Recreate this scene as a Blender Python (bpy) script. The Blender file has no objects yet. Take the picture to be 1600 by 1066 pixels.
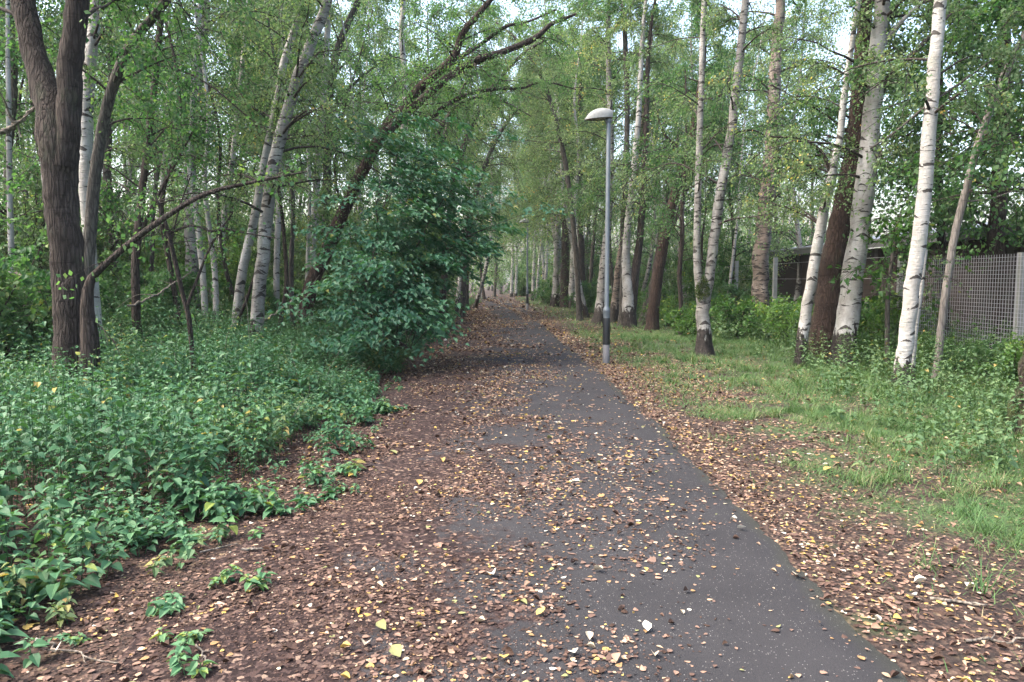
import bpy, math, random
import numpy as np
from mathutils import Vector

R = math.radians
S = bpy.context.scene
COL = S.collection
PI = math.pi

# ---------------------------------------------------------------- camera
F, CX, CY, HZ, CAM_H = 1156.0, 800.0, 533.0, 438.0, 1.66
PITCH = math.atan((CY - HZ) / F)
cam = bpy.data.cameras.new('camera')
cam.sensor_width = 36.0
cam.lens = F / 1600.0 * 36.0
cam.clip_end = 2000
cam.clip_start = 0.05
camo = bpy.data.objects.new('camera', cam)
COL.objects.link(camo)
camo.location = (0, 0, CAM_H)
camo.rotation_euler = (PI / 2 - PITCH, 0, 0)
S.camera = camo


def ray(px, py):
    a, b = (px - CX) / F, -(py - CY) / F
    c, s = math.cos(PITCH), math.sin(PITCH)
    return np.array([a, c + b * s, -s + b * c])


def at(px, py, Y):
    d = ray(px, py)
    return np.array([0, 0, CAM_H]) + d * (Y / d[1])


def gnd(px, py, z=0.0):
    d = ray(px, py)
    return np.array([0, 0, CAM_H]) + d * ((z - CAM_H) / d[2])


# ---------------------------------------------------------------- noise
_grids = {}


def vn(x, y, seed=0, s=1.0):
    """smooth value noise 0..1"""
    if seed not in _grids:
        _grids[seed] = np.random.default_rng(1000 + seed).random((256, 256))
    g = _grids[seed]
    x = np.asarray(x, float) * s + 500
    y = np.asarray(y, float) * s + 500
    xi, yi = np.floor(x).astype(int), np.floor(y).astype(int)
    fx, fy = x - xi, y - yi
    fx, fy = fx * fx * (3 - 2 * fx), fy * fy * (3 - 2 * fy)
    a, b = g[xi % 256, yi % 256], g[(xi + 1) % 256, yi % 256]
    c, d = g[xi % 256, (yi + 1) % 256], g[(xi + 1) % 256, (yi + 1) % 256]
    return (a * (1 - fx) + b * fx) * (1 - fy) + (c * (1 - fx) + d * fx) * fy


def fbm(x, y, seed=0, s=1.0):
    return vn(x, y, seed, s) * .55 + vn(x, y, seed + 1, s * 2.1) * .3 + vn(x, y, seed + 2, s * 4.3) * .15


def norm(v):
    return v / np.maximum(np.linalg.norm(v, axis=-1, keepdims=True), 1e-9)


# ---------------------------------------------------------------- materials
def new_mat(name):
    m = bpy.data.materials.new(name)
    m.use_nodes = True
    nt = m.node_tree
    nt.nodes.clear()
    return m, nt


class NT:
    def __init__(self, name):
        self.m, self.nt = new_mat(name)
        self.out = self.n('ShaderNodeOutputMaterial')

    def n(self, t, **kw):
        nd = self.nt.nodes.new(t)
        for k, v in kw.items():
            setattr(nd, k, v)
        return nd

    def l(self, a, b):
        self.nt.links.new(a, b)

    def coord(self, scale=(1, 1, 1), which='Object'):
        tc = self.n('ShaderNodeTexCoord')
        mp = self.n('ShaderNodeMapping')
        mp.inputs['Scale'].default_value = scale
        self.l(tc.outputs[which], mp.inputs['Vector'])
        return mp.outputs['Vector']

    def noise(self, vec, scale=1, detail=3, rough=.55, dist=0):
        nd = self.n('ShaderNodeTexNoise')
        nd.inputs['Scale'].default_value = scale
        nd.inputs['Detail'].default_value = detail
        nd.inputs['Roughness'].default_value = rough
        nd.inputs['Distortion'].default_value = dist
        if vec is not None:
            self.l(vec, nd.inputs['Vector'])
        return nd.outputs['Fac']

    def voro(self, vec, scale=1, feature='F1', rnd=1.0):
        nd = self.n('ShaderNodeTexVoronoi', feature=feature)
        nd.inputs['Scale'].default_value = scale
        nd.inputs['Randomness'].default_value = rnd
        self.l(vec, nd.inputs['Vector'])
        return nd

    def ramp(self, fac, stops, interp='LINEAR'):
        nd = self.n('ShaderNodeValToRGB')
        cr = nd.color_ramp
        cr.interpolation = interp
        while len(cr.elements) > 1:
            cr.elements.remove(cr.elements[-1])
        for i, (p, c) in enumerate(stops):
            e = cr.elements[0] if i == 0 else cr.elements.new(p)
            e.position = p
            if not isinstance(c, (tuple, list)):
                c = (c, c, c)
            e.color = (*c, 1)
        self.l(fac, nd.inputs['Fac'])
        return nd.outputs['Color']

    def mix(self, fac, a, b, mode='MIX'):
        nd = self.n('ShaderNodeMix', data_type='RGBA', blend_type=mode)
        for sock, v in ((nd.inputs[0], fac), (nd.inputs[6], a), (nd.inputs[7], b)):
            if hasattr(v, 'is_linked'):
                self.l(v, sock)
            elif isinstance(v, (tuple, list)):
                sock.default_value = (*v, 1)
            else:
                sock.default_value = v
        return nd.outputs[2]

    def math(self, op, a, b=0.0, clamp=False):
        nd = self.n('ShaderNodeMath', operation=op, use_clamp=clamp)
        for sock, v in ((nd.inputs[0], a), (nd.inputs[1], b)):
            if hasattr(v, 'is_linked'):
                self.l(v, sock)
            else:
                sock.default_value = v
        return nd.outputs[0]

    def bump(self, h, strength=.4, dist=.02):
        nd = self.n('ShaderNodeBump')
        nd.inputs['Strength'].default_value = strength
        nd.inputs['Distance'].default_value = dist
        self.l(h, nd.inputs['Height'])
        return nd.outputs['Normal']

    def sep(self, vec):
        nd = self.n('ShaderNodeSeparateXYZ')
        self.l(vec, nd.inputs[0])
        return nd.outputs

    def pbsdf(self, color, rough=.8, normal=None, metal=0.0, spec=.5):
        p = self.n('ShaderNodeBsdfPrincipled')
        if hasattr(color, 'is_linked'):
            self.l(color, p.inputs['Base Color'])
        else:
            p.inputs['Base Color'].default_value = (*color, 1)
        if hasattr(rough, 'is_linked'):
            self.l(rough, p.inputs['Roughness'])
        else:
            p.inputs['Roughness'].default_value = rough
        p.inputs['Metallic'].default_value = metal
        p.inputs['Specular IOR Level'].default_value = spec
        if normal is not None:
            self.l(normal, p.inputs['Normal'])
        return p.outputs[0]

    def done(self, sh):
        self.l(sh, self.out.inputs['Surface'])
        return self.m


def mat_birch(name, white=(.33, .322, .306), foot_h=.62, scar=.65, line=.60, grey=(.20, .188, .172), grime=.5):
    t = NT(name)
    co = t.coord()
    n_low = t.noise(t.coord((1, 1, .7)), 2.6, 5, .65)
    base = t.mix(t.ramp(n_low, [(.56 - .3 * grime, 0.0), (.74 - .3 * grime, 1.0)]), white, grey)
    # greenish-grey lichen film
    base = t.mix(t.ramp(t.noise(t.coord((1, 1, .5)), 5, 4, .7), [(.52, 0.0), (.70, .55)]), base, (.17, .18, .14))
    # fine horizontal lenticels
    n_l = t.noise(t.coord((6, 6, 70)), 1, 2, .6)
    base = t.mix(t.ramp(n_l, [(line, 0.0), (line + .06, .5)]), base, (.10, .088, .078))
    # broad dark bands, ragged
    n_l2 = t.noise(t.coord((3.6, 3.6, 13)), 1, 4, .65, .8)
    base = t.mix(t.ramp(n_l2, [(.70 - .13 * scar, 0.0), (.745 - .13 * scar, 1.0)]), base, (.030, .026, .023))
    # black branch scars
    vc = t.coord((3.3, 3.3, 4.6))
    v = t.voro(vc, 1)
    dl = t.n('ShaderNodeVectorMath', operation='SUBTRACT')
    t.l(vc, dl.inputs[0]); t.l(v.outputs['Position'], dl.inputs[1])
    dx, dy, dz = t.sep(dl.outputs[0])
    hh = t.math('SQRT', t.math('ADD', t.math('MULTIPLY', dx, dx), t.math('MULTIPLY', dy, dy)))
    rnd = t.sep(v.outputs['Color'])[0]
    chev = t.math('ABSOLUTE', t.math('ADD', dz, t.math('MULTIPLY', hh, .75)))
    chev = t.math('ADD', chev, t.math('MULTIPLY', t.math('SUBTRACT', t.noise(t.coord((1, 1, 1.5)), 26, 3), .5), .16))
    wide = t.math('MULTIPLY', t.math('SUBTRACT', t.math('ADD', .34, t.math('MULTIPLY', rnd, .30)), hh), .26 + .16 * scar)
    sc = t.math('MULTIPLY', t.math('LESS_THAN', chev, wide), t.math('GREATER_THAN', rnd, .42 - .3 * scar))
    base = t.mix(t.math('MULTIPLY', sc, .93), base, (.022, .018, .016))
    # dark rugged foot with tongues of black running up
    z = t.sep(co)[2]
    n_b = t.noise(t.coord((1, 1, .28)), 10, 5, .7)
    foot = t.math('SUBTRACT', z, t.math('MULTIPLY', t.math('SUBTRACT', n_b, .18), 3.1 * foot_h))
    base = t.mix(t.ramp(foot, [(.0, 1.0), (.06, 0.0)]), base, t.ramp(t.noise(t.coord((1, 1, .4)), 22, 4, .7), [(.35, (.007, .006, .0055)), (.62, (.035, .028, .024)), (.74, (.13, .115, .10))]))
    h = t.math('ADD', t.math('MULTIPLY', n_l2, .8), t.math('ADD', n_l, t.noise(co, 24, 4)))
    return t.done(t.pbsdf(base, .75, t.bump(h, .7, .02), spec=.25))


def mat_bark(name, c1, c2, moss=0.0, scale=1.0, bump=.9):
    t = NT(name)
    co = t.coord((24 * scale, 24 * scale, 3.2 * scale))
    wv = t.n('ShaderNodeVectorMath', operation='ADD')
    nz = t.n('ShaderNodeTexNoise'); nz.inputs['Scale'].default_value = 1.3; nz.inputs['Detail'].default_value = 3
    t.l(co, nz.inputs['Vector']); t.l(co, wv.inputs[0]); t.l(nz.outputs['Color'], wv.inputs[1])
    v = t.voro(wv.outputs[0], 1.0, 'DISTANCE_TO_EDGE')
    crack = t.ramp(v.outputs['Distance'], [(.0, 0.0), (.20, 1.0)])
    n1 = t.noise(t.coord((34 * scale, 34 * scale, 5 * scale)), 1, 5, .7)
    n2 = t.noise(t.coord((1, 1, .6)), 2.4, 4)
    plate = t.mix(t.ramp(n1, [(.32, 0.0), (.68, 1.0)]), tuple(a * 1.15 for a in c1), c2)
    plate = t.mix(t.ramp(n2, [(.35, .55), (.65, 0.0)]), plate, c1)
    base = t.mix(crack, tuple(a * .75 for a in c1), plate)
    n3 = t.noise(t.coord((3, 3, 22)), 1, 3, .5)
    base = t.mix(t.ramp(n3, [(.62, 0.0), (.70, .55)]), base, tuple(a * .4 for a in c1))
    g = t.noise(t.coord((1, 1, .5)), 3.1, 5, .7)
    if moss > 0:
        base = t.mix(t.ramp(g, [(.66 - .3 * moss, 0.0), (.80 - .3 * moss, .95)]), base,
                     t.mix(t.noise(t.coord(), 70, 3), (.012, .024, .007), (.060, .075, .020)))
    else:
        base = t.mix(t.ramp(g, [(.56, 0.0), (.70, .4)]), base, (.062, .075, .045))
    h = t.math('ADD', t.math('MULTIPLY', crack, .6), t.math('ADD', n1, t.math('MULTIPLY', t.noise(t.coord(), 60, 3), .3)))
    return t.done(t.pbsdf(base, .88, t.bump(h, bump, .035), spec=.2))


def mat_leaf(name, stops, trans=.34, rough=.55, warm=(1.25, 1.3, .55), spec=.2, objvar=.5):
    t = NT(name)
    a = t.n('ShaderNodeAttribute', attribute_name='tint')
    col = t.ramp(a.outputs['Fac'], stops)
    oi = t.n('ShaderNodeObjectInfo')
    hsv = t.n('ShaderNodeHueSaturation')
    hsv.inputs['Hue'].default_value = .5
    t.l(t.math('ADD', t.math('MULTIPLY', oi.outputs['Random'], objvar), 1 - objvar * .5), hsv.inputs['Value'])
    t.l(t.math('ADD', t.math('MULTIPLY', oi.outputs['Random'], -.03), .513), hsv.inputs['Hue'])
    t.l(col, hsv.inputs['Color'])
    col = hsv.outputs['Color']
    p = t.pbsdf(col, rough, spec=spec)
    tr = t.n('ShaderNodeBsdfTranslucent')
    t.l(t.mix(1.0, col, warm, 'MULTIPLY'), tr.inputs['Color'])
    ms = t.n('ShaderNodeMixShader')
    ms.inputs[0].default_value = trans
    t.l(p, ms.inputs[1])
    t.l(tr.outputs[0], ms.inputs[2])
    return t.done(ms.outputs[0])


def mat_plain(name, col, rough=.6, metal=0.0, var=.25, scale=12, spec=.5):
    t = NT(name)
    n = t.noise(t.coord(), scale, 5, .65)
    c = t.mix(n, tuple(a * (1 - var) for a in col), tuple(min(1, a * (1 + var)) for a in col))
    return t.done(t.pbsdf(c, rough, t.bump(n, .12, .004), metal, spec))


M = {}
M['birch'] = mat_birch('birch_bark')
M['birch_clean'] = mat_birch('clean_birch_bark', (.325, .316, .30),   .34, .55, .625, (.245, .232, .212), .45)
M['birch_black'] = mat_birch('banded_birch_bark', (.30, .292, .275), .55, 1.05, .55, (.16, .152, .14), .7)
M['birch_rough'] = mat_birch('flaking_birch_bark', (.27, .235, .205), .6, 1.35, .54, (.12, .092, .075), .9)
M['dark'] = mat_bark('dark_fissured_bark', (.027, .0205, .0175), (.090, .070, .059))
M['red'] = mat_bark('reddish_bark', (.028, .018, .0145), (.098, .064, .050))
M['grey'] = mat_bark('grey_bark', (.040, .036, .031), (.135, .12, .105), bump=.5)
M['pale'] = mat_bark('pale_smooth_bark', (.13, .115, .105), (.27, .245, .22), bump=.3)
M['moss'] = mat_bark('mossy_bark', (.030, .024, .018), (.10, .08, .06), moss=.75)
M['twig'] = mat_bark('twig_bark', (.025, .02, .018), (.075, .06, .05), bump=.2)
M['deadwood'] = mat_bark('weathered_deadwood', (.10, .085, .07), (.28, .24, .2), bump=.4)

# foliage: tint 0..1 along a natural green ramp, the last few per cent turning yellow
M['leaf_birch'] = mat_leaf('birch_leaf', [(0, (.056, .108, .052)), (.35, (.095, .158, .076)), (.7, (.145, .205, .100)),
                                          (.90, (.19, .23, .09)), (.955, (.36, .29, .075)), (1, (.36, .21, .07))], .48, warm=(1.15, 1.3, .75))
M['leaf_wood'] = mat_leaf('broad_leaf', [(0, (.031, .086, .038)), (.4, (.058, .126, .054)), (.8, (.100, .174, .072)),
                                         (.955, (.16, .21, .065)), (1, (.30, .25, .06))], .48, warm=(1.1, 1.35, .65))
M['leaf_bright'] = mat_leaf('bright_leaf', [(0, (.034, .092, .026)), (.5, (.060, .138, .036)), (.9, (.105, .190, .048)),
                                            (1, (.28, .29, .06))], .48)
M['leaf_dark'] = mat_leaf('glossy_dark_leaf', [(0, (.020, .074, .040)), (.5, (.035, .110, .056)), (.85, (.058, .145, .068)),
                                               (.97, (.07, .12, .035)), (1, (.24, .22, .05))], .34, .5, spec=.25, objvar=.1)
M['leaf_nettle'] = mat_leaf('nettle_leaf', [(0, (.032, .092, .044)), (.5, (.052, .132, .062)), (.85, (.080, .170, .076)),
                                            (.95, (.10, .175, .04)), (.985, (.17, .2, .04)), (1, (.35, .25, .07))], .24, .5, objvar=.1)
M['leaf_weed'] = mat_leaf('weed_leaf', [(0, (.040, .090, .040)), (.5, (.065, .125, .055)), (.8, (.11, .17, .075)),
                                        (.93, (.16, .19, .06)), (1, (.30, .22, .08))], .28, .55, objvar=.1)
M['grass'] = mat_leaf('grass_blade', [(0, (.030, .082, .028)), (.5, (.055, .120, .040)), (.75, (.085, .145, .05)),
                                      (.88, (.18, .17, .09)), (1, (.27, .22, .14))], .25, .55, objvar=.05)


def mat_litter():
    t = NT('fallen_leaf')
    a = t.n('ShaderNodeAttribute', attribute_name='tint')
    st = [(0, (.022, .0135, .0115)), (.14, (.050, .031, .027)), (.27, (.092, .058, .048)), (.42, (.16, .106, .085)),
          (.58, (.25, .155, .115)), (.68, (.34, .23, .165)), (.76, (.42, .30, .20)), (.83, (.30, .185, .085)),
          (.89, (.50, .35, .10)), (.93, (.52, .45, .33)), (.965, (.22, .24, .10)), (.985, (.55, .53, .46))]
    col = t.ramp(a.outputs['Fac'], st, 'CONSTANT')
    n = t.noise(t.coord(), 90, 3)
    col = t.mix(t.math('MULTIPLY', n, .55), col, (.10, .06, .04))
    p = t.pbsdf(col, .75, spec=.15)
    tr = t.n('ShaderNodeBsdfTranslucent')
    t.l(col, tr.inputs['Color'])
    ms = t.n('ShaderNodeMixShader')
    ms.inputs[0].default_value = .12
    t.l(p, ms.inputs[1]); t.l(tr.outputs[0], ms.inputs[2])
    return t.done(ms.outputs[0])


M['litter'] = mat_litter()


# ---------------------------------------------------------------- mesh building
class Acc:
    """collects quads; each chunk has its own material slot"""
    def __init__(self):
        self.v, self.f, self.mi, self.sm, self.ti, self.n = [], [], [], [], [], 0
        self.uv = None

    def add(self, v, f, mi=0, smooth=True, tint=None):
        v = np.asarray(v, np.float32).reshape(-1, 3)
        f = np.asarray(f, np.int32).reshape(-1, 4)
        self.v.append(v); self.f.append(f + self.n); self.n += len(v)
        self.mi.append(np.full(len(f), mi, np.int32))
        self.sm.append(np.full(len(f), smooth, bool))
        self.ti.append(np.zeros(len(f), np.float32) if tint is None else np.asarray(tint, np.float32))

    def mesh(self, name, mats, origin=(0, 0, 0)):
        me = bpy.data.meshes.new(name)
        if not self.v:
            return me
        v = np.concatenate(self.v) - np.asarray(origin, np.float32)
        f = np.concatenate(self.f)
        me.vertices.add(len(v)); me.vertices.foreach_set('co', v.ravel())
        me.loops.add(f.size); me.loops.foreach_set('vertex_index', f.ravel())
        me.polygons.add(len(f)); me.polygons.foreach_set('loop_start', np.arange(0, f.size, 4, dtype=np.int32))
        me.polygons.foreach_set('use_smooth', np.concatenate(self.sm))
        me.polygons.foreach_set('material_index', np.concatenate(self.mi))
        me.attributes.new('tint', 'FLOAT', 'FACE').data.foreach_set('value', np.concatenate(self.ti))
        for m in mats:
            me.materials.append(m)
        me.update(calc_edges=True)
        return me


def obj(name, me, parent=None, loc=(0, 0, 0)):
    o = bpy.data.objects.new(name, me)
    COL.objects.link(o)
    o.location = loc
    if parent is not None:
        o.parent = parent
    return o


def tag(o, label=None, cat=None, group=None, kind=None):
    if label: o['label'] = label
    if cat: o['category'] = cat
    if group: o['group'] = group
    if kind: o['kind'] = kind
    return o


def thing(name, label, cat, loc=(0, 0, 0), group=None):
    o = bpy.data.objects.new(name, None)
    o.empty_display_size = .2
    COL.objects.link(o)
    o.location = [float(a) for a in loc]
    return tag(o, label, cat, group)


def tubes(acc, P, Rr, sides=6, mi=0, lobes=None, closed=False):
    """P (M,K,3), Rr (M,K): M tubes at once"""
    P = np.asarray(P, float); Rr = np.asarray(Rr, float)
    if P.ndim == 2: P, Rr = P[None], Rr[None]
    m, k, _ = P.shape
    T = norm(np.gradient(P, axis=1))
    mean = np.abs(T.mean(axis=1))
    ref = np.eye(3)[np.argmin(mean, axis=1)][:, None, :]
    U = norm(ref - T * (T * ref).sum(-1, keepdims=True))
    V = np.cross(T, U)
    ang = np.arange(sides) * 2 * PI / sides
    rr = Rr[:, :, None] * np.ones(sides)
    if lobes is not None:
        rr = rr * lobes
    v = P[:, :, None, :] + rr[..., None] * (np.cos(ang)[None, None, :, None] * U[:, :, None, :] + np.sin(ang)[None, None, :, None] * V[:, :, None, :])
    base = (np.arange(m) * k * sides)[:, None, None] + (np.arange(k - 1) * sides)[None, :, None]
    j = np.arange(sides)[None, None, :]
    j2 = (j + 1) % sides
    f = np.stack([base + j, base + j2, base + sides + j2, base + sides + j], -1)
    acc.add(v.reshape(-1, 3), f.reshape(-1, 4), mi, True)


def spline(pts, n):
    """Catmull-Rom resample, pts (K,D)"""
    pts = np.asarray(pts, float)
    if len(pts) == 2:
        pts = np.vstack([pts[0], pts.mean(0), pts[1]])
    p = np.vstack([2 * pts[0] - pts[1], pts, 2 * pts[-1] - pts[-2]])
    k = len(pts) - 1
    t = np.linspace(0, k, n)
    i = np.minimum(t.astype(int), k - 1)
    u = (t - i)[:, None]
    a, b, c, d = p[i], p[i + 1], p[i + 2], p[i + 3]
    return .5 * (2 * b + (c - a) * u + (2 * a - 5 * b + 4 * c - d) * u ** 2 + (3 * b - a - 3 * c + d) * u ** 3)


# leaf templates: x across (-.5...5), y along 0..1, z = out of plane
Q1 = (np.array([[0, 0, 0], [.5, .42, .0], [0, 1, 0], [-.5, .42, .0]]), np.array([[0, 1, 2, 3]]))
Q2 = (np.array([[0, 0, 0], [.46, .22, .10], [.42, .68, .09], [0, 1, -.06], [-.42, .68, .09], [-.46, .22, .10]]),
      np.array([[0, 1, 2, 3], [0, 3, 4, 5]]))


def rows_template(rows, cup=.12, droop=.25):
    v, f = [], []
    for (y, w) in rows:
        z = -droop * y * y
        v += [[-w, y, z + cup * w * 2], [0, y, z], [w, y, z + cup * w * 2]]
    for i in range(len(rows) - 1):
        a = i * 3
        f += [[a, a + 1, a + 4, a + 3], [a + 1, a + 2, a + 5, a + 4]]
    return np.array(v), np.array(f)


NETTLE_T = rows_template([(0, .04), (.20, .46), (.5, .44), (.8, .20), (1, .01)], .16, .26)
BIRCH_T = rows_template([(0, .10), (.16, .40), (.42, .50), (.70, .31), (1, .02)], .07, .10)
ROUND_T = rows_template([(0, .06), (.25, .42), (.6, .5), (.88, .28), (1, .04)], .18, .2)


def lobed_template():
    pts = [(0, 0), (.30, .02), (.48, .22), (.30, .34), (.52, .58), (.24, .60), (.20, .74), (0, 1)]
    v = [[0, .3, -.02]]
    for x, y in pts: v.append([x, y, .10 * abs(x) - .15 * y * y])
    for x, y in pts[-2:0:-1]: v.append([-x, y, .10 * abs(x) - .15 * y * y])
    n = len(v) - 1
    f = []
    for i in range(0, n, 2):
        f.append([0, 1 + i, 1 + (i + 1) % n, 1 + (i + 2) % n])
    return np.array(v, float), np.array(f)


MAPLE_T = lobed_template()


def put_leaves(acc, tpl, pos, d, nrm, L, W, tint, mi=0, smooth=False):
    """place leaf template copies"""
    tv, tf = tpl
    n = len(pos)
    d = norm(d)
    x = norm(np.cross(d, nrm))
    z = np.cross(x, d)
    L = np.broadcast_to(L, (n,)); W = np.broadcast_to(W, (n,))
    v = (pos[:, None, :] + tv[None, :, 0, None] * (W[:, None, None] * x[:, None, :])
         + tv[None, :, 1, None] * (L[:, None, None] * d[:, None, :])
         + tv[None, :, 2, None] * (L[:, None, None] * z[:, None, :]))
    f = tf[None] + (np.arange(n) * len(tv))[:, None, None]
    acc.add(v.reshape(-1, 3), f.reshape(-1, 4), mi, smooth, np.repeat(tint, len(tf)))


def curve_branches(rng, start, az, el, L, droop, K, wob=.06):
    """(M,K,3) polylines"""
    m = len(start)
    t = np.linspace(0, 1, K)[None, :, None]
    d = np.stack([np.cos(az) * np.cos(el), np.sin(az) * np.cos(el), np.sin(el)], -1)[:, None, :]
    P = start[:, None, :] + d * (L[:, None, None] * t)
    P = P + np.array([0, 0, -1.0]) * (droop[:, None, None] * L[:, None, None] * t ** 2)
    w = rng.normal(0, 1, (m, K, 3)).cumsum(1) * wob * L[:, None, None] / math.sqrt(K)
    w[:, 0] = 0
    return P + w * t


def sample_poly(P, idx, t):
    K = P.shape[1]
    s = t * (K - 1)
    i = np.minimum(s.astype(int), K - 2)
    u = (s - i)[:, None]
    a, b = P[idx, i], P[idx, i + 1]
    return a * (1 - u) + b * u, norm(b - a)


def foliage_on(acc, rng, twigs, n_leaf, leafL, tpl=Q1, mi=1, spread=.07, hang=.5, aspect=.72, flat=.5, tshift=0.0, tpow=1.0):
    """leaves scattered along twig polylines (M,K,3)"""
    m = len(twigs)
    idx = rng.integers(0, m, n_leaf)
    p, tan = sample_poly(twigs, idx, rng.uniform(.12, 1, n_leaf))
    pos = p + rng.normal(0, spread, (n_leaf, 3))
    d = norm(tan * .5 + rng.normal(0, .8, (n_leaf, 3)) + np.array([0, 0, -hang]))
    nr = norm(rng.normal(0, 1 - flat * .6, (n_leaf, 3)) + np.array([0, 0, flat * 1.6]))
    L = leafL * rng.uniform(.65, 1.25, n_leaf)
    # per-spray hue plus per-leaf hue
    spray = rng.random(m)[idx]
    tint = np.clip((.55 * spray + .45 * rng.random(n_leaf)) ** tpow + tshift, 0, 1)
    put_leaves(acc, tpl, pos, d, nr, L, L * aspect, tint, mi)


def crown_from(acc, rng, trunk, trad, z0, nb, blen, el=(.3, .9), droop=(.2, .55), ntw=7, twl=(.25, .55), nleaf=9000, leafL=.05,
               tpl=Q1, tw_droop=(.3, .9), side=None, spread=.07, hang=.5, flat=.4, tshift=0.0, tpow=1.0, zfrac=None):
    """branches + twigs + leaves around a trunk polyline (N,3); slots: 0 bark, 1 leaf"""
    n = len(trunk)
    zz = trunk[:, 2]
    ok = np.where(zz >= z0)[0]
    i0 = ok[0] if len(ok) else n - 2
    s = rng.uniform(0, 1, nb) ** .85
    fi = i0 + s * (n - 1.02 - i0)
    ii = fi.astype(int); u = (fi - ii)[:, None]
    st = trunk[ii] * (1 - u) + trunk[np.minimum(ii + 1, n - 1)] * u
    tr = trad[ii]
    az = rng.uniform(0, 2 * PI, nb)
    if side is not None:
        az = side[0] + rng.normal(0, side[1], nb)
    e = rng.uniform(el[0], el[1], nb)
    L = blen * rng.uniform(.55, 1.2, nb) * (1 - .55 * s)
    dr = rng.uniform(droop[0], droop[1], nb)
    B = curve_branches(rng, st, az, e, L, dr, 7)
    br = np.clip(tr[:, None] * .26, .005, .030 * blen / 2.5) * np.linspace(1, .18, 7)[None]
    tubes(acc, B, br, 5, 0)
    # twigs
    nt = nb * ntw
    idx = np.repeat(np.arange(nb), ntw)
    t = rng.uniform(.25, 1, nt)
    ts, tan = sample_poly(B, idx, t)
    d = norm(tan + rng.normal(0, .55, (nt, 3)))
    taz = np.arctan2(d[:, 1], d[:, 0]); tel = np.arcsin(np.clip(d[:, 2], -1, 1))
    tl = L[idx] * rng.uniform(twl[0], twl[1], nt)
    Tw = curve_branches(rng, ts, taz, tel, tl, rng.uniform(tw_droop[0], tw_droop[1], nt), 5, .08)
    tubes(acc, Tw, np.full((nt, 5), .0045) * np.linspace(1, .4, 5)[None] * (1 + blen / 3), 3, 0)
    foliage_on(acc, rng, Tw, nleaf, leafL, tpl, 1, spread, hang, flat=flat, tshift=tshift, tpow=tpow)


# ---------------------------------------------------------------- layout functions
_PY = np.array([0, 12, 21, 37, 60, 80, 100, 130.])
_PX = np.array([0, 0, -.38, -.72, -1.75, -4.6, -10, -24.])


def path_shift(y):
    y = np.asarray(y, float)
    return (np.interp(y - 2.5, _PY, _PX) + np.interp(y, _PY, _PX) + np.interp(y + 2.5, _PY, _PX)) / 3


PATH_L, PATH_R = -1.75, 1.68
_EY = np.array([0, 3, 3.7, 4.4, 5.3, 6.6, 8.6, 11.8, 15.7, 26, 45, 70, 100.])
_EX = np.array([-2.7, -2.55, -2.4, -2.1, -1.78, -1.6, -1.85, -2.15, -2.2, -2.3, -2.6, -2.5, -5])


def left_edge(y):
    return np.interp(y, _EY, _EX)


def ground_h(x, y):
    x = np.asarray(x, float); y = np.asarray(y, float)
    sh = path_shift(y)
    d = np.maximum(np.maximum(PATH_L - .15 - (x - sh), (x - sh) - PATH_R - .15), 0)
    k = np.clip(d / 1.5, 0, 1)
    h = k * (fbm(x, y, 20, .8) - .5) * .13
    # old earth bank back among the trees beyond the nettles
    h = h + 1.15 * np.exp(-((x + 12.5) / 4.2) ** 2 - ((y - 16) / 3.2) ** 2) * (.7 + .6 * vn(x, y, 25, .9))
    h = h + .35 * np.clip((-x - 3) / 14, 0, 1) * k
    return h


# ---------------------------------------------------------------- world, light
w = bpy.data.worlds.new('World')
S.world = w
w.use_nodes = True
nt = w.node_tree
bg = nt.nodes['Background']
sky = nt.nodes.new('ShaderNodeTexSky')
sky.sky_type = 'NISHITA'
sky.sun_disc = False
SUN_EL, SUN_AZ = R(56), R(262)       # azimuth measured clockwise from +Y (view direction)
sky.sun_elevation = SUN_EL
sky.sun_rotation = SUN_AZ
sky.air_density = 1.2
sky.dust_density = 6.0
sky.ozone_density = 1.0
nt.links.new(sky.outputs[0], bg.inputs[0])
bg.inputs[1].default_value = .15
sl = bpy.data.lights.new('sun', 'SUN')
sl.energy = 1.0
sl.angle = R(24)
sl.color = (1, .94, .84)
so = bpy.data.objects.new('sun', sl)
COL.objects.link(so)
sd = Vector((math.sin(SUN_AZ) * math.cos(SUN_EL), math.cos(SUN_AZ) * math.cos(SUN_EL), math.sin(SUN_EL)))
so.rotation_euler = (-sd).to_track_quat('-Z', 'Y').to_euler()
so.location = (0, 0, 30)
S.view_settings.view_transform = 'Standard'
S.view_settings.look = 'None'
S.view_settings.gamma = 1
S.view_settings.exposure = 2.48
S.cycles.max_bounces = 6
S.cycles.transparent_max_bounces = 8
S.cycles.caustics_reflective = False
S.cycles.caustics_refractive = False

# ---------------------------------------------------------------- ground
def sheet_grid(xs, ys, hfun):
    X, Y = np.meshgrid(xs, ys)
    v = np.stack([X, Y, hfun(X, Y)], -1).reshape(-1, 3)
    nx, ny = len(xs), len(ys)
    i = (np.arange(ny - 1) * nx)[:, None] + np.arange(nx - 1)[None]
    f = np.stack([i, i + 1, i + nx + 1, i + nx], -1).reshape(-1, 4)
    return v, f


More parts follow.
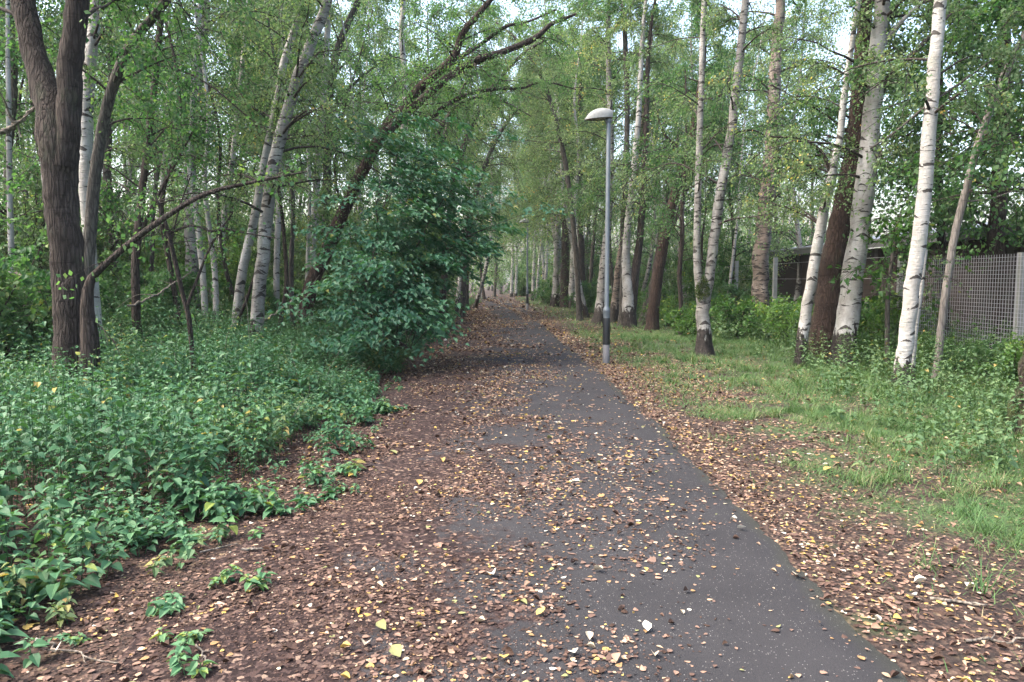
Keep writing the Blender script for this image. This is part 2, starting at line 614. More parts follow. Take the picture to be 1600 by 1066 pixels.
def mat_ground():
    t = NT('woodland_soil')
    co = t.coord()
    x = t.sep(co)[0]
    v1 = t.voro(co, 30); v2 = t.voro(co, 55)
    s1 = t.sep(v1.outputs['Color'])[0]
    s2 = t.sep(v2.outputs['Color'])[1]
    stops = [(0, (.012, .007, .006)), (.35, (.024, .014, .011)), (.62, (.045, .026, .020)), (.80, (.085, .052, .038)),
             (.92, (.16, .105, .075)), (.97, (.24, .17, .10))]
    lit = t.mix(.5, t.ramp(s1, stops, 'CONSTANT'), t.ramp(s2, stops, 'CONSTANT'))
    soil = t.ramp(t.noise(co, 8, 5), [(.3, (.010, .007, .006)), (.7, (.028, .020, .016))])
    base = t.mix(t.ramp(t.noise(co, 1.7, 4), [(.35, .35), (.65, 1.0)]), soil, lit)
    # grassy, mossy ground on the lamp side of the path and far out
    g = t.math('ADD', t.noise(co, .9, 4), t.math('MULTIPLY', t.math('SUBTRACT', x, 3.2), .09))
    gc = t.ramp(t.noise(co, 40, 3), [(.3, (.020, .042, .014)), (.7, (.055, .088, .030))])
    base = t.mix(t.ramp(g, [(.47, 0.0), (.60, .85)]), base, gc)
    h = t.math('ADD', v1.outputs['Distance'], t.noise(co, 14, 4))
    return t.done(t.pbsdf(base, .9, t.bump(h, .7, .03), spec=.25))


def mat_path():
    t = NT('worn_tarmac')
    co = t.coord()
    uv = t.n('ShaderNodeUVMap', uv_map='UVMap').outputs[0]
    u = t.sep(uv)[0]
    base = t.ramp(t.noise(co, 1.3, 5), [(.3, (.0245, .0243, .0262)), (.7, (.038, .0372, .0395))])
    base = t.mix(t.math('MULTIPLY', t.noise(co, 130, 2), .6), base, (.014, .0135, .0155))
    # pale aggregate chips
    v = t.voro(co, 95)
    chip = t.math('MULTIPLY', t.math('LESS_THAN', v.outputs['Distance'], .26), t.math('GREATER_THAN', t.sep(v.outputs['Color'])[0], .86))
    base = t.mix(t.math('MULTIPLY', chip, .55), base, (.26, .25, .24))
    # trodden leaf mulch: thick along the nettle side, broken up towards the crown of the path
    n = t.noise(co, 1.1, 5, .6)
    k = t.math('ADD', t.math('MULTIPLY', u, -.22), n)
    fine = t.noise(co, 16, 4, .7)
    k = t.math('ADD', k, t.math('MULTIPLY', t.math('SUBTRACT', fine, .5), .5))
    v2 = t.voro(co, 42)
    mul = t.ramp(t.sep(v2.outputs['Color'])[0], [(0, (.014, .008, .0075)), (.4, (.026, .016, .0145)), (.68, (.045, .028, .0245)), (.86, (.08, .054, .045)), (.955, (.17, .12, .09))], 'CONSTANT')
    base = t.mix(t.ramp(k, [(.50, 0.0), (.62, .92)]), base, mul)
    # edge growing green with algae
    base = t.mix(t.ramp(t.math('ADD', u, t.math('MULTIPLY', n, .5)), [(.0, 0.0), (1.0, 0.0)]), base, base)
    e = t.math('ADD', t.math('MULTIPLY', t.math('SUBTRACT', u, 1.54), 5.0), t.math('MULTIPLY', t.math('SUBTRACT', n, .5), 1.6), True)
    base = t.mix(t.math('MULTIPLY', e, .55), base, (.040, .044, .024))
    h = t.math('ADD', t.noise(co, 170, 2), t.math('MULTIPLY', fine, .8))
    return t.done(t.pbsdf(base, .92, t.bump(h, .6, .008), spec=.12))


M['ground'] = mat_ground()
M['path'] = mat_path()
gx = np.concatenate([np.linspace(-400, -30, 14), np.arange(-28, -6, .7), np.arange(-6, 9, .2), np.arange(9, 30, .7), np.linspace(31, 400, 14)])
gy = np.concatenate([np.linspace(-200, -6, 8), np.arange(-4, 26, .25), np.arange(26, 60, .8), np.arange(60, 130, 3.), np.linspace(135, 900, 14)])
a = Acc()
a.add(*sheet_grid(gx, gy, ground_h))
tag(obj('ground', a.mesh('ground', [M['ground']])), kind='structure')

# the path, a curved tarmac strip with a slight camber, four to thirty millimetres proud of the soil
py = np.concatenate([np.arange(-30, 2, .5), np.arange(2, 14, .06), np.arange(14, 30, .2), np.arange(30, 132, 1.)])
pu = np.concatenate([[PATH_L], np.linspace(PATH_L + .05, PATH_R - .05, 15), [PATH_R]])
U, Yp = np.meshgrid(pu, py)
wob = (vn(0 * Yp, Yp, 31, .6) - .5) * .09 + (vn(0 * Yp, Yp, 32, 4.5) - .5) * .06 + (vn(0 * Yp, Yp, 33, 11) - .5) * .035
X = U + path_shift(Yp) + np.where(U > 0, wob, wob * 1.5) * np.abs(U) / 1.7
cr = .012 + .022 * (1 - (U / 1.75) ** 2)
cr[:, 0] = cr[:, -1] = -.01
v = np.stack([X, Yp, cr], -1).reshape(-1, 3)
nx = len(pu)
i = (np.arange(len(py) - 1) * nx)[:, None] + np.arange(nx - 1)[None]
f = np.stack([i, i + 1, i + nx + 1, i + nx], -1).reshape(-1, 4)
a = Acc(); a.add(v, f)
me = a.mesh('path', [M['path']])
uvl = me.uv_layers.new(name='UVMap')
uvs = np.stack([U.ravel(), Yp.ravel()], -1)[f.ravel()].astype(np.float32)
uvl.data.foreach_set('uv', uvs.ravel())
tag(obj('path', me), kind='structure')


def path_h(x, y):
    u = np.asarray(x, float) - path_shift(y)
    on = (u > PATH_L + .05) & (u < PATH_R - .05)
    return np.where(on, .012 + .022 * (1 - (u / 1.75) ** 2), ground_h(x, y))


# ---------------------------------------------------------------- fallen leaves
rng = np.random.default_rng(5)


def scatter(n, xr, yr, dens, rng, ypow=1.0):
    x = rng.uniform(xr[0], xr[1], n)
    y = yr[0] + (yr[1] - yr[0]) * rng.uniform(0, 1, n) ** ypow
    keep = rng.random(n) < dens(x, y)
    return x[keep], y[keep]


def litter_density(x, y):
    u = x - path_shift(y)
    n = fbm(x, y, 40, 1.1)
    fine = fbm(x, y, 44, 3.0)
    dl = np.clip(1.0 - .60 * (u + .95) / 1.6, .13, 1.0)                   # thick on the nettle side
    far = np.clip((y - 9) / 12, 0, 1)
    dl = dl + far * .6 * np.clip((.75 - u) / .6, 0, 1)
    d = np.where(u < PATH_R - .02, dl * np.clip((n - .26) * 2.6, .12, 1.3) * np.clip((fine - .22) * 3.0, .15, 1.4), 0)
    strip = np.exp(-((u - 1.86) / .22) ** 2) * .95
    verge = .40 * np.clip((fbm(x, y, 48, .7) - .36) * 5, .1, 1)
    near = np.clip(1.35 - y / 9, .0, 1)
    verge = np.maximum(verge, near * .6 * np.exp(-((u - 2.2) / .7) ** 2))
    d = np.maximum(d, strip * (fine > .38))
    d = np.where(u >= PATH_R - .02, np.maximum(strip, verge * np.clip(1.5 - (u - 1.7) / 3.2, .25, 1)), d)
    # strip of bare litter near the lamp
    d = np.where((u > 1.7) & (y > 10) & (y < 24) & (u < 3.4), np.maximum(d, .75), d)
    inside = x < left_edge(y) - .1
    d = np.where(inside, d * .85, d)
    return np.clip(d, 0, 1)


def litter_tint(rng, n, dark):
    t = rng.random(n) ** 1.0
    return np.where(rng.random(n) < dark, rng.uniform(0, .46, n), t)


a = Acc()
for (n, yr, size, tpl, ypow) in ((72000, (2.2, 6.5), .0235, BIRCH_T, .9), (120000, (6.5, 16), .030, Q2, 1.0), (90000, (16, 40), .048, Q2, 1.0), (26000, (40, 85), .11, Q2, 1.0)):
    x, y = scatter(n, (-4.6, 5.5), yr, litter_density, rng, ypow)
    x = x + np.where(y > 30, path_shift(y), 0)
    m = len(x)
    h = path_h(x, y) + rng.uniform(.001, .009, m)
    az = rng.uniform(0, 2 * PI, m)
    tl = rng.normal(0, .08, m)
    d = np.stack([np.cos(az) * np.cos(tl), np.sin(az) * np.cos(tl), np.abs(np.sin(tl)) * .6], -1)
    nr = norm(rng.normal(0, .12, (m, 3)) + np.array([0, 0, 1]))
    nr = np.where((rng.random(m) < .35)[:, None], nr * np.array([1, 1, -1]), nr)
    u = x - path_shift(y)
    darkp = np.clip(.44 - .20 * (u + 1.2), .06, .50) * np.clip(1.25 - y / 26, .25, 1)
    L = size * np.clip(np.exp(rng.normal(-.02, .38, m)), .3, 1.75)
    tn_ = litter_tint(rng, m, darkp)
    Wd = L * rng.uniform(.55, .98, m)
    c = rng.random(m) < .15
    put_leaves(a, tpl, np.stack([x, y, h], -1)[~c], d[~c], nr[~c], L[~c], Wd[~c], tn_[~c])
    k = int(c.sum())
    ct = rows_template([(0, .10), (.2, .38), (.5, .46), (.78, .24), (1, .02)], .55, -.28)
    put_leaves(a, ct, np.stack([x, y, h], -1)[c], d[c], norm(nr[c] * np.array([1, 1, .9]) + rng.normal(0, .35, (k, 3))), L[c] * 1.15, Wd[c], tn_[c], smooth=True)
# crumbled leaf mulch: dark scraps a few millimetres across
x, y = scatter(150000, (-3.4, 1.2), (2.3, 9), lambda x, y: np.clip(.95 - .5 * (x + .9), .05, 1) * np.clip((fbm(x, y, 40, 1.1) - .30) * 3.4, .05, 1), rng, .9)
m = len(x)
az = rng.uniform(0, 2 * PI, m)
d = np.stack([np.cos(az), np.sin(az), rng.normal(0, .15, m)], -1)
L = .010 * np.exp(rng.normal(0, .4, m))
put_leaves(a, Q1, np.stack([x, y, path_h(x, y) + rng.uniform(.001, .006, m)], -1), d, norm(rng.normal(0, .3, (m, 3)) + np.array([0, 0, 1])), L, L * .8, rng.uniform(0, .58, m) ** 1.2)
# a few broad sycamore and poplar leaves among them
x, y = scatter(1500, (-4.2, 4.5), (2.4, 14), litter_density, rng, .9)
m = len(x)
az = rng.uniform(0, 2 * PI, m)
d = np.stack([np.cos(az), np.sin(az), rng.normal(0, .1, m)], -1)
L = rng.uniform(.05, .085, m)
put_leaves(a, MAPLE_T, np.stack([x, y, path_h(x, y) + .008], -1), d, norm(rng.normal(0, .16, (m, 3)) + np.array([0, 0, 1])), L, L * .95, np.where(rng.random(m) < .7, rng.uniform(.05, .6, m), rng.random(m)))
tag(obj('leaf_litter', a.mesh('leaf_litter', [M['litter']])), 'brown and yellow birch leaves fallen thickly over the path and its verges', 'fallen leaves', kind='stuff')

# the larger single leaves that stand out on the path
big = [(768, 908, .075, .99, 'pale blue-white upturned leaf lying mid path on bare tarmac'),
       (603, 998, .065, .97, 'large dull green oval leaf flat on the tarmac close to the camera'),
       (572, 1018, .055, .94, 'cream white curled leaf beside an orange one at the path foot'),
       (532, 1026, .05, .90, 'bright golden leaf standing up near the bottom of the path'),
       (625, 1042, .075, .97, 'big lime green and tan leaf at the very bottom of the path'),
       (787, 1040, .06, .90, 'pair-like bright yellow leaf folded at the bottom middle of the path'),
       (838, 975, .055, .90, 'small clean yellow heart-shaped leaf in the dark tarmac gap'),
       (921, 1015, .05, .94, 'pale cream triangular leaf on tarmac amid brown ones'),
       (963, 1050, .055, .75, 'pinkish tan leaf standing on edge at the foot of the path'),
       (895, 1032, .06, .99, 'light grey leaf lying on the tarmac beside a small cream leaf'),
       (928, 902, .06, .94, 'wide cream leaf on bare tarmac right of the pale blue-white leaf'),
       (1012, 1000, .06, .99, 'silvery white leaf alone on the dark right half of the path'),
       (1152, 832, .06, .99, 'white rounded leaf near the grassy side of the tarmac'),
       (1428, 911, .065, .99, 'white smooth leaf lying on brown verge litter outside the path'),
       (1420, 932, .07, .99, 'crumpled grey-white leaf on the verge below a smooth white one'),
       (1287, 735, .075, .93, 'broad pale yellow leaf sitting on the bare verge soil'),
       (1245, 905, .065, .94, 'cream leaf folded like a tent at the mossy tarmac edge'),
       (85, 1022, .085, .99, 'pale green-white oval leaf on brown litter near the nettles'),
       (655, 765, .075, .90, 'dull yellow large leaf flat on mulch in the middle distance of path'),
       (620, 715, .08, .97, 'wide grey-green leaf on the mulch at the nettle side')]
lr = np.random.default_rng(77)
for (px, pyy, L, tn, lab) in big:
    p = gnd(px, pyy)
    p[2] = float(path_h(p[0], p[1])) + .012
    a = Acc()
    az = lr.uniform(0, 2 * PI)
    tpl = rows_template([(0, .05), (.2, .40), (.5, .48), (.8, .24), (1, .015)], lr.uniform(.2, .5), -lr.uniform(.1, .35))
    put_leaves(a, tpl, np.zeros((1, 3)), np.array([[math.cos(az), math.sin(az), .12]]), norm(np.array([[lr.normal(0, .2), lr.normal(0, .2), 1]])), L, L * .8, np.array([tn]), smooth=True)
    tag(obj('fallen_leaf', a.mesh('fallen_leaf', [M['litter']]), loc=p), lab, 'fallen leaf', 'large single leaves on the path')

# ---------------------------------------------------------------- sticks on the floor
def stick(px, pyy, length, rad, az, lab, cat='stick', name='fallen_stick', lift=.015, tilt=0.0, mat='deadwood', Y=None):
    p = gnd(px, pyy)
    p[2] = float(path_h(p[0], p[1])) + lift
    r_ = np.random.default_rng(int(px * 7 + pyy))
    K = 9
    t = np.linspace(-.5, .5, K)
    P = np.stack([np.cos(az) * t * length, np.sin(az) * t * length, (t + .5) * length * math.sin(tilt)], -1) + r_.normal(0, .035 * length, (K, 3)) * np.array([1, 1, .25])
    P = spline(P, 20)
    a = Acc()
    tubes(a, P, rad * np.linspace(1, .5, 20) * (1 + r_.normal(0, .08, 20)), 6)
    for q in range(2):
        s0 = P[7 + 5 * q]
        e = s0 + np.array([math.cos(az + .7 - 1.3 * q), math.sin(az + .7 - 1.3 * q), .15]) * length * .22
        tubes(a, spline([s0, (s0 + e) / 2 + r_.normal(0, .01 * length, 3), e], 6), np.linspace(rad * .5, rad * .15, 6), 5)
    tag(obj(name, a.mesh(name, [M[mat]]), loc=p), lab, cat)


stick(395, 866, .14, .009, .1, 'short grey broken stick on litter by the nettle edge')
stick(343, 860, .22, .006, .8, 'thin pale stick slanting out of the nettle edge')
stick(120, 1022, .55, .006, -.35, 'long thin brown twig lying in the litter under the nettles')
stick(320, 1035, .22, .006, -.9, 'short bent brown twig on litter close to the camera')
stick(1570, 1000, .4, .008, 0.05, 'dark twig lying level on the verge litter near the grass')
stick(1500, 940, .25, .010, -.3, 'stubby dark stick in the verge litter above a longer twig')
stick(20, 900, .4, .005, .5, 'pale straight twig half under the front nettles')

# ---------------------------------------------------------------- nettles
def nettle(acc, rng, n, x, y, z, H, leafL, tshift=0.0, mi=0, asp=1.0):
    """n plants with n different heights, all built at once: stems plus opposite leaf pairs"""
    lean = rng.normal(0, .16, (n, 2))
    K = 5
    t = np.linspace(0, 1, K)[None, :, None]
    top = np.stack([lean[:, 0] * H, lean[:, 1] * H, H], -1)
    base = np.stack([x, y, z], -1)
    P = base[:, None, :] + top[:, None, :] * t
    P[:, :, :2] += (rng.normal(0, .05, (n, 1, 2)) * (t * t))
    tubes(acc, P, np.full((n, K), .0035) * np.linspace(1, .5, K)[None], 3, 1)
    pairs = 8
    lv = np.linspace(.28, 1.0, pairs)
    idx = np.repeat(np.arange(n), pairs * 2)
    lvl = np.tile(np.repeat(lv, 2), n)
    kk = np.tile(np.repeat(np.arange(pairs), 2), n)
    sgn = np.tile(np.array([0, PI]), n * pairs)
    rot = rng.uniform(0, 2 * PI, n)[idx] + kk * PI / 2 + sgn + rng.normal(0, .3, len(idx))
    keep = rng.random(len(idx)) < .86
    idx, lvl, rot = idx[keep], lvl[keep], rot[keep]
    p, _ = sample_poly(P, idx, np.clip(lvl, 0, 1))
    m = len(p)
    el = rng.normal(-.06, .24, m)
    el = np.where(lvl > .97, el + .45, el)
    d = np.stack([np.cos(rot) * np.cos(el), np.sin(rot) * np.cos(el), np.sin(el)], -1)
    nr = norm(np.array([0, 0, 1.]) + rng.normal(0, .25, (m, 3)))
    prof = np.interp(lvl, [.28, .55, .85, 1], [.85, 1.1, .9, .45])
    L = np.broadcast_to(leafL, (n,))[idx] * prof * rng.uniform(.75, 1.25, m)
    pos = p + d * (L * .22)[:, None]
    tint = np.clip(.5 * (.5 * rng.random(n) + .7 * vn(x, y, 69, 1.1) - .1)[idx] + .42 * rng.random(m) + .12 * (lvl - .5) + tshift, 0, .97)
    tint = np.where(rng.random(m) < .012, rng.uniform(.97, 1, m), tint)
    put_leaves(acc, NETTLE_T, pos, d, nr, L, L * rng.uniform(.58, .78, m) * asp, tint, mi)


rng = np.random.default_rng(11)


def bed_density(x, y):
    e = left_edge(y) + .28 + (fbm(x * 0 + 3, y, 60, 1.3) - .5) * .8
    ins = e - x
    d = np.clip(ins / .35, 0, 1)
    gap = fbm(x, y, 63, 1.15)
    d = d * np.clip((gap - .27 + np.clip((5.5 - y) / 4, 0, .2)) * 7, .0, 1)
    d = d * np.where((x < -9) & (y > 12.5), .4, 1)
    # a dark hollow round the foot of the forked tree and the brush heap beyond it
    d = d * np.where((x < -7.5) & (y > 10.6) & (y < 15) & (x > -16), .12, 1)
    return d


x, y = scatter(12500, (-13, -1.0), (2.4, 17.5), bed_density, rng, 1.15)
ins = np.maximum(left_edge(y) + .25 - x, 0)
H = np.clip(.16 + .40 * ins, .10, .80) * rng.uniform(.6, 1.2, len(x)) * (.45 + 1.0 * vn(x, y, 66, 1.3))
H = np.where(np.hypot(x + 5.35, y - 9) < 1.0, H * .8, H)
a = Acc()
nettle(a, rng, len(x), x, y, ground_h(x, y), H, np.clip(.064 * np.exp(rng.normal(0, .30, len(x))) * (.7 + .6 * vn(x, y, 68, 1.6)), .035, .12))
k = (vn(x, y, 71, 1.2) > .66) & (rng.random(len(x)) < .5)
nettle(a, rng, int(k.sum()), x[k] + .05, y[k], ground_h(x[k], y[k]), H[k] * rng.uniform(.8, 1.25, int(k.sum())), rng.uniform(.05, .085, int(k.sum())), .1, 1, .75)
k = rng.random(len(x)) < .012
nd = int(k.sum())
Pd = curve_branches(rng, np.stack([x[k], y[k], ground_h(x[k], y[k])], -1), rng.uniform(0, 6.3, nd), rng.uniform(.5, 1.5, nd), H[k] * 1.5 + .2, rng.uniform(0, .3, nd), 6)
tubes(a, Pd, np.linspace(.004, .002, 6)[None] * np.ones((nd, 1)), 4, 2)
tag(obj('nettle_bed', a.mesh('nettle_bed', [M['leaf_nettle'], M['leaf_weed'], M['deadwood']])), 'dense bed of dark green stinging nettles filling the woodland side of the path', 'nettles', kind='stuff')

# low creeping leaves under the nettles and along the far path edge
x, y = scatter(5200, (-14, -1.2), (2.4, 60), lambda x, y: np.clip((left_edge(y) + .25 - x + (fbm(x, y, 70, 1.) - .5) * 1.0) / .4, 0, 1) * np.where(y > 16, .75, .38), rng, 1.6)
H = np.where(y > 16, rng.uniform(.12, .5, len(x)), rng.uniform(.05, .14, len(x)))
a = Acc()
nettle(a, rng, len(x), x, y, ground_h(x, y), H, np.where(y > 16, rng.uniform(.08, .15, len(x)), rng.uniform(.03, .06, len(x))), .12)
tag(obj('undergrowth', a.mesh('undergrowth', [M['leaf_nettle'], M['leaf_weed']])), 'low green undergrowth creeping under the trees on the nettle side', 'undergrowth', kind='stuff')

# seedlings standing singly in the litter in front of the bed
seed = [(268, 958, .12, .075, 'broad-leaved seedling alone on the litter in front of the bed', 'leaf_nettle'),
        (305, 998, .07, .055, 'tiny two-leaved seedling closest to the dark tarmac patch', 'leaf_nettle'),
        (290, 1050, .10, .065, 'small seedling among pale leaves at the bottom of the view', 'leaf_nettle'),
        (240, 905, .16, .07, 'bushy seedling with two yellow-green lower leaves', 'leaf_weed'),
        (345, 912, .09, .06, 'low sprawling seedling between the two bushier ones', 'leaf_nettle'),
        (405, 925, .10, .065, 'seedling furthest out towards the path below the grey stick', 'leaf_nettle'),
        (330, 845, .14, .06, 'pale seedling just above the thin slanting stick', 'leaf_weed'),
        (410, 800, .26, .07, 'nettle clump stepping out of the bed onto the litter', 'leaf_nettle'),
        (490, 760, .22, .075, 'round nettle clump at the outer corner of the bed', 'leaf_nettle'),
        (60, 940, .26, .12, 'big-leaved plant with one large drooping dark leaf at the bed front', 'leaf_nettle'),
        (100, 975, .12, .06, 'pale seedling below the big drooping leaf', 'leaf_weed'),
        (10, 985, .14, .07, 'seedling cut by the picture edge under the nettle front', 'leaf_nettle'),
        (105, 1005, .06, .05, 'smallest seedling beside the long thin brown twig', 'leaf_nettle'),
        (605, 650, .20, .09, 'small low nettle growing out by the path near the dark shrub', 'leaf_nettle'),
        (1010, 900, .03, .03, 'minute green sprig in the litter', 'leaf_nettle')][:-1]
for (px, pyy, H_, LL, lab, mm) in seed:
    p = gnd(px, pyy); p[2] = float(path_h(p[0], p[1]))
    r_ = np.random.default_rng(int(px + pyy))
    a = Acc()
    k = 3 if H_ < .2 else 6
    nettle(a, r_, k, r_.normal(0, .045 * (1 + H_ * 3), k), r_.normal(0, .04 * (1 + H_ * 3), k), np.full(k, -.005), H_ * r_.uniform(.5, 1.1, k), LL * .78, .1)
    tag(obj('seedling', a.mesh('seedling', [M[mm], M['leaf_weed']]), loc=p), lab, 'seedling', 'seedlings in front of the nettle bed')

# ---------------------------------------------------------------- grass and weeds on the lamp side
rng = np.random.default_rng(21)


def grass_density(x, y):
    u = x - path_shift(y)
    g = fbm(x, y, 80, .75)
    d = np.clip((g - .40) * 5.5, 0, 1) * np.clip((u - 1.75) / .8, 0, 1)
    d = np.maximum(d, np.clip((u - 2.9) / 1.0, 0, 1) * np.clip((fbm(x, y, 84, .9) - .30) * 4, .1, 1))
    d = np.where((u > 1.7) & (u < 3.6) & (y > 11) & (y < 20), d * .45, d)
    d = np.where(y > 20, np.clip((u - 2.0) / .8, 0, 1) * .9, d)
    e = np.interp(y, [3, 4.3, 6, 7, 8.5, 10], [3.0, 2.75, 2.4, 2.05, 1.9, 1.8]) + (fbm(x, y, 105, 1.4) - .5) * .9
    d = d * np.clip((u - e) / .5 + .06, .05, 1)
    return d * np.clip((fbm(x, y, 101, 2.6) - .26) * 3.2, .10, 1)


a = Acc()
for (n, xr, yr, bl, bw) in ((150000, (1.7, 6.5), (3.0, 9.5), .075, .0042), (110000, (1.6, 9.5), (9.5, 24), .11, .008), (22000, (.3, 10), (24, 70), .2, .02)):
    x, y = scatter(n, xr, yr, grass_density, rng, 1.0)
    m = len(x)
    az = rng.uniform(0, 2 * PI, m)
    d = norm(np.stack([np.cos(az) * .75, np.sin(az) * .75, rng.uniform(.35, 1.3, m)], -1))
    nr = norm(np.stack([-np.cos(az), -np.sin(az), np.full(m, .8)], -1))
    L = bl * rng.uniform(.5, 1.5, m)
    tint = np.clip(.55 * fbm(x, y, 88, 1.5) + .6 * rng.random(m) - .05, 0, 1)
    tv = np.array([[-.5, 0, 0], [.5, 0, 0], [.35, .6, -.10], [-.35, .6, -.10], [.04, 1, -.32], [-.04, 1, -.32]], float)
    put_leaves(a, (tv, np.array([[0, 1, 2, 3], [3, 2, 4, 5]])), np.stack([x, y, ground_h(x, y) - .005], -1), d, nr, L, bw * rng.uniform(.7, 1.4, m), tint)
# taller tufts
x, y = scatter(1500, (1.9, 8.5), (3.2, 22), lambda x, y: grass_density(x, y) * np.clip((x - path_shift(y) - 2.0) / 1.5, 0, 1), rng, 1.0)
nt_ = len(x)
k = rng.integers(18, 46, nt_)
idx = np.repeat(np.arange(nt_), k)
m = len(idx)
az = rng.uniform(0, 2 * PI, m)
d = norm(np.stack([np.cos(az) * .6, np.sin(az) * .6, rng.uniform(.5, 1.6, m)], -1))
nr = norm(np.stack([-np.cos(az), -np.sin(az), np.full(m, .8)], -1))
L = (.10 + .14 * rng.random(nt_))[idx] * rng.uniform(.5, 1.2, m)
px_ = x[idx] + rng.normal(0, .035, m); py_ = y[idx] + rng.normal(0, .035, m)
put_leaves(a, (tv, np.array([[0, 1, 2, 3], [3, 2, 4, 5]])), np.stack([px_, py_, ground_h(px_, py_) - .005], -1), d, nr, L, (.004 + .0004 * y[idx]) * rng.uniform(.7, 1.3, m), np.clip(.5 * rng.random(nt_)[idx] + .5 * rng.random(m), 0, 1))
tag(obj('verge_grass', a.mesh('verge_grass', [M['grass']])), 'short ragged green grass on the verge beside the lamp', 'grass', kind='stuff')


def weed_density(x, y):
    u = x - path_shift(y)
    edge = np.interp(y, [3, 5, 6, 8, 12, 16, 24, 60], [4.6, 3.6, 3.3, 3.5, 4.3, 5.6, 5.2, 3.4])
    d = np.clip((u - edge + (fbm(x, y, 92, .9) - .5) * 1.6) / 1.2, 0, 1)
    return d * np.clip((fbm(x, y, 95, 1.2) - .28) * 4, .05, 1)


x, y = scatter(9000, (2.4, 12.5), (4.2, 50), weed_density, rng, 1.6)
u = x - path_shift(y)
H = np.clip(.20 + .14 * (u - 3.5), .14, .8) * rng.uniform(.6, 1.3, len(x))
a = Acc()
nettle(a, rng, len(x), x, y, ground_h(x, y), H, np.where(y > 20, .11, rng.uniform(.045, .08, len(x))))
tag(obj('weed_patch', a.mesh('weed_patch', [M['leaf_weed'], M['grass']])), 'mixed pale weeds and nettles thickening towards the mesh fence', 'weeds', kind='stuff')

# ---------------------------------------------------------------- trees
LAND = []       # landmarks for the labels of the farther trees


def px_line(pts, Y):
    """[(px, py, width px, (dY))] -> points (K,3) and radii"""
    P, r = [], []
    for q in pts:
        yy = Y + (q[3] if len(q) > 3 else 0)
        P.append(at(q[0], q[1], yy)); r.append(q[2] * .435 * yy / F)
    return np.array(P), np.array(r)


def extend_top(P, r, ztop, rng, rtop=.02):
    """carry the stem on past the top of the frame"""
    d = P[-1] - P[-2]
    d = d / np.linalg.norm(d)
    out, rr = [P], [r]
    p, rad = P[-1], r[-1]
    n = max(2, int((ztop - p[2]) / 1.3))
    for i in range(n):
        d = d * .8 + np.array([0, 0, .25]) + rng.normal(0, .06, 3)
        d = d / np.linalg.norm(d)
        p = p + d * (ztop - P[-1][2]) / n
        out.append(p[None]); rr.append([rad + (rtop - rad) * (i + 1) / n])
    return np.vstack(out), np.concatenate(rr)


def make_stem(P, r, rng, flare=.5, rough=.05, sides=14, step=.16, root=True):
    """smooth stem through P with knobbly radius; returns (pts, rad, lobes)"""
    leng = np.linalg.norm(np.diff(P, axis=0), axis=1).sum()
    n = int(min(120, max(8, leng / step)))
    q = spline(np.hstack([P, r[:, None]]), n)
    pts, rad = q[:, :3], np.maximum(q[:, 3], .004)
    j = rng.normal(0, 1, (n, 3)); j = (j + np.roll(j, 1, 0) + np.roll(j, 2, 0)) / 3
    pts = pts + j * (rad * .10)[:, None] * np.array([1, 1, 0.2])
    ang = np.arange(sides) * 2 * PI / sides
    lob = 1 + rough * (np.sin(2 * ang + rng.uniform(0, 6))[None] * .6 + np.sin(3 * ang + rng.uniform(0, 6))[None] * .5) + rng.normal(0, rough * .55, (n, sides))
    if root:
        h = np.maximum(pts[:, 2] - pts[0, 2], 0)
        fl = np.exp(-h / (.10 + 1.1 * rad[0]))
        lob = lob * (1 + flare * fl[:, None] * (1 + .55 * np.sin(5 * ang + rng.uniform(0, 6)) + .25 * np.sin(2 * ang + 1))[None])
    return pts, rad, lob[None]


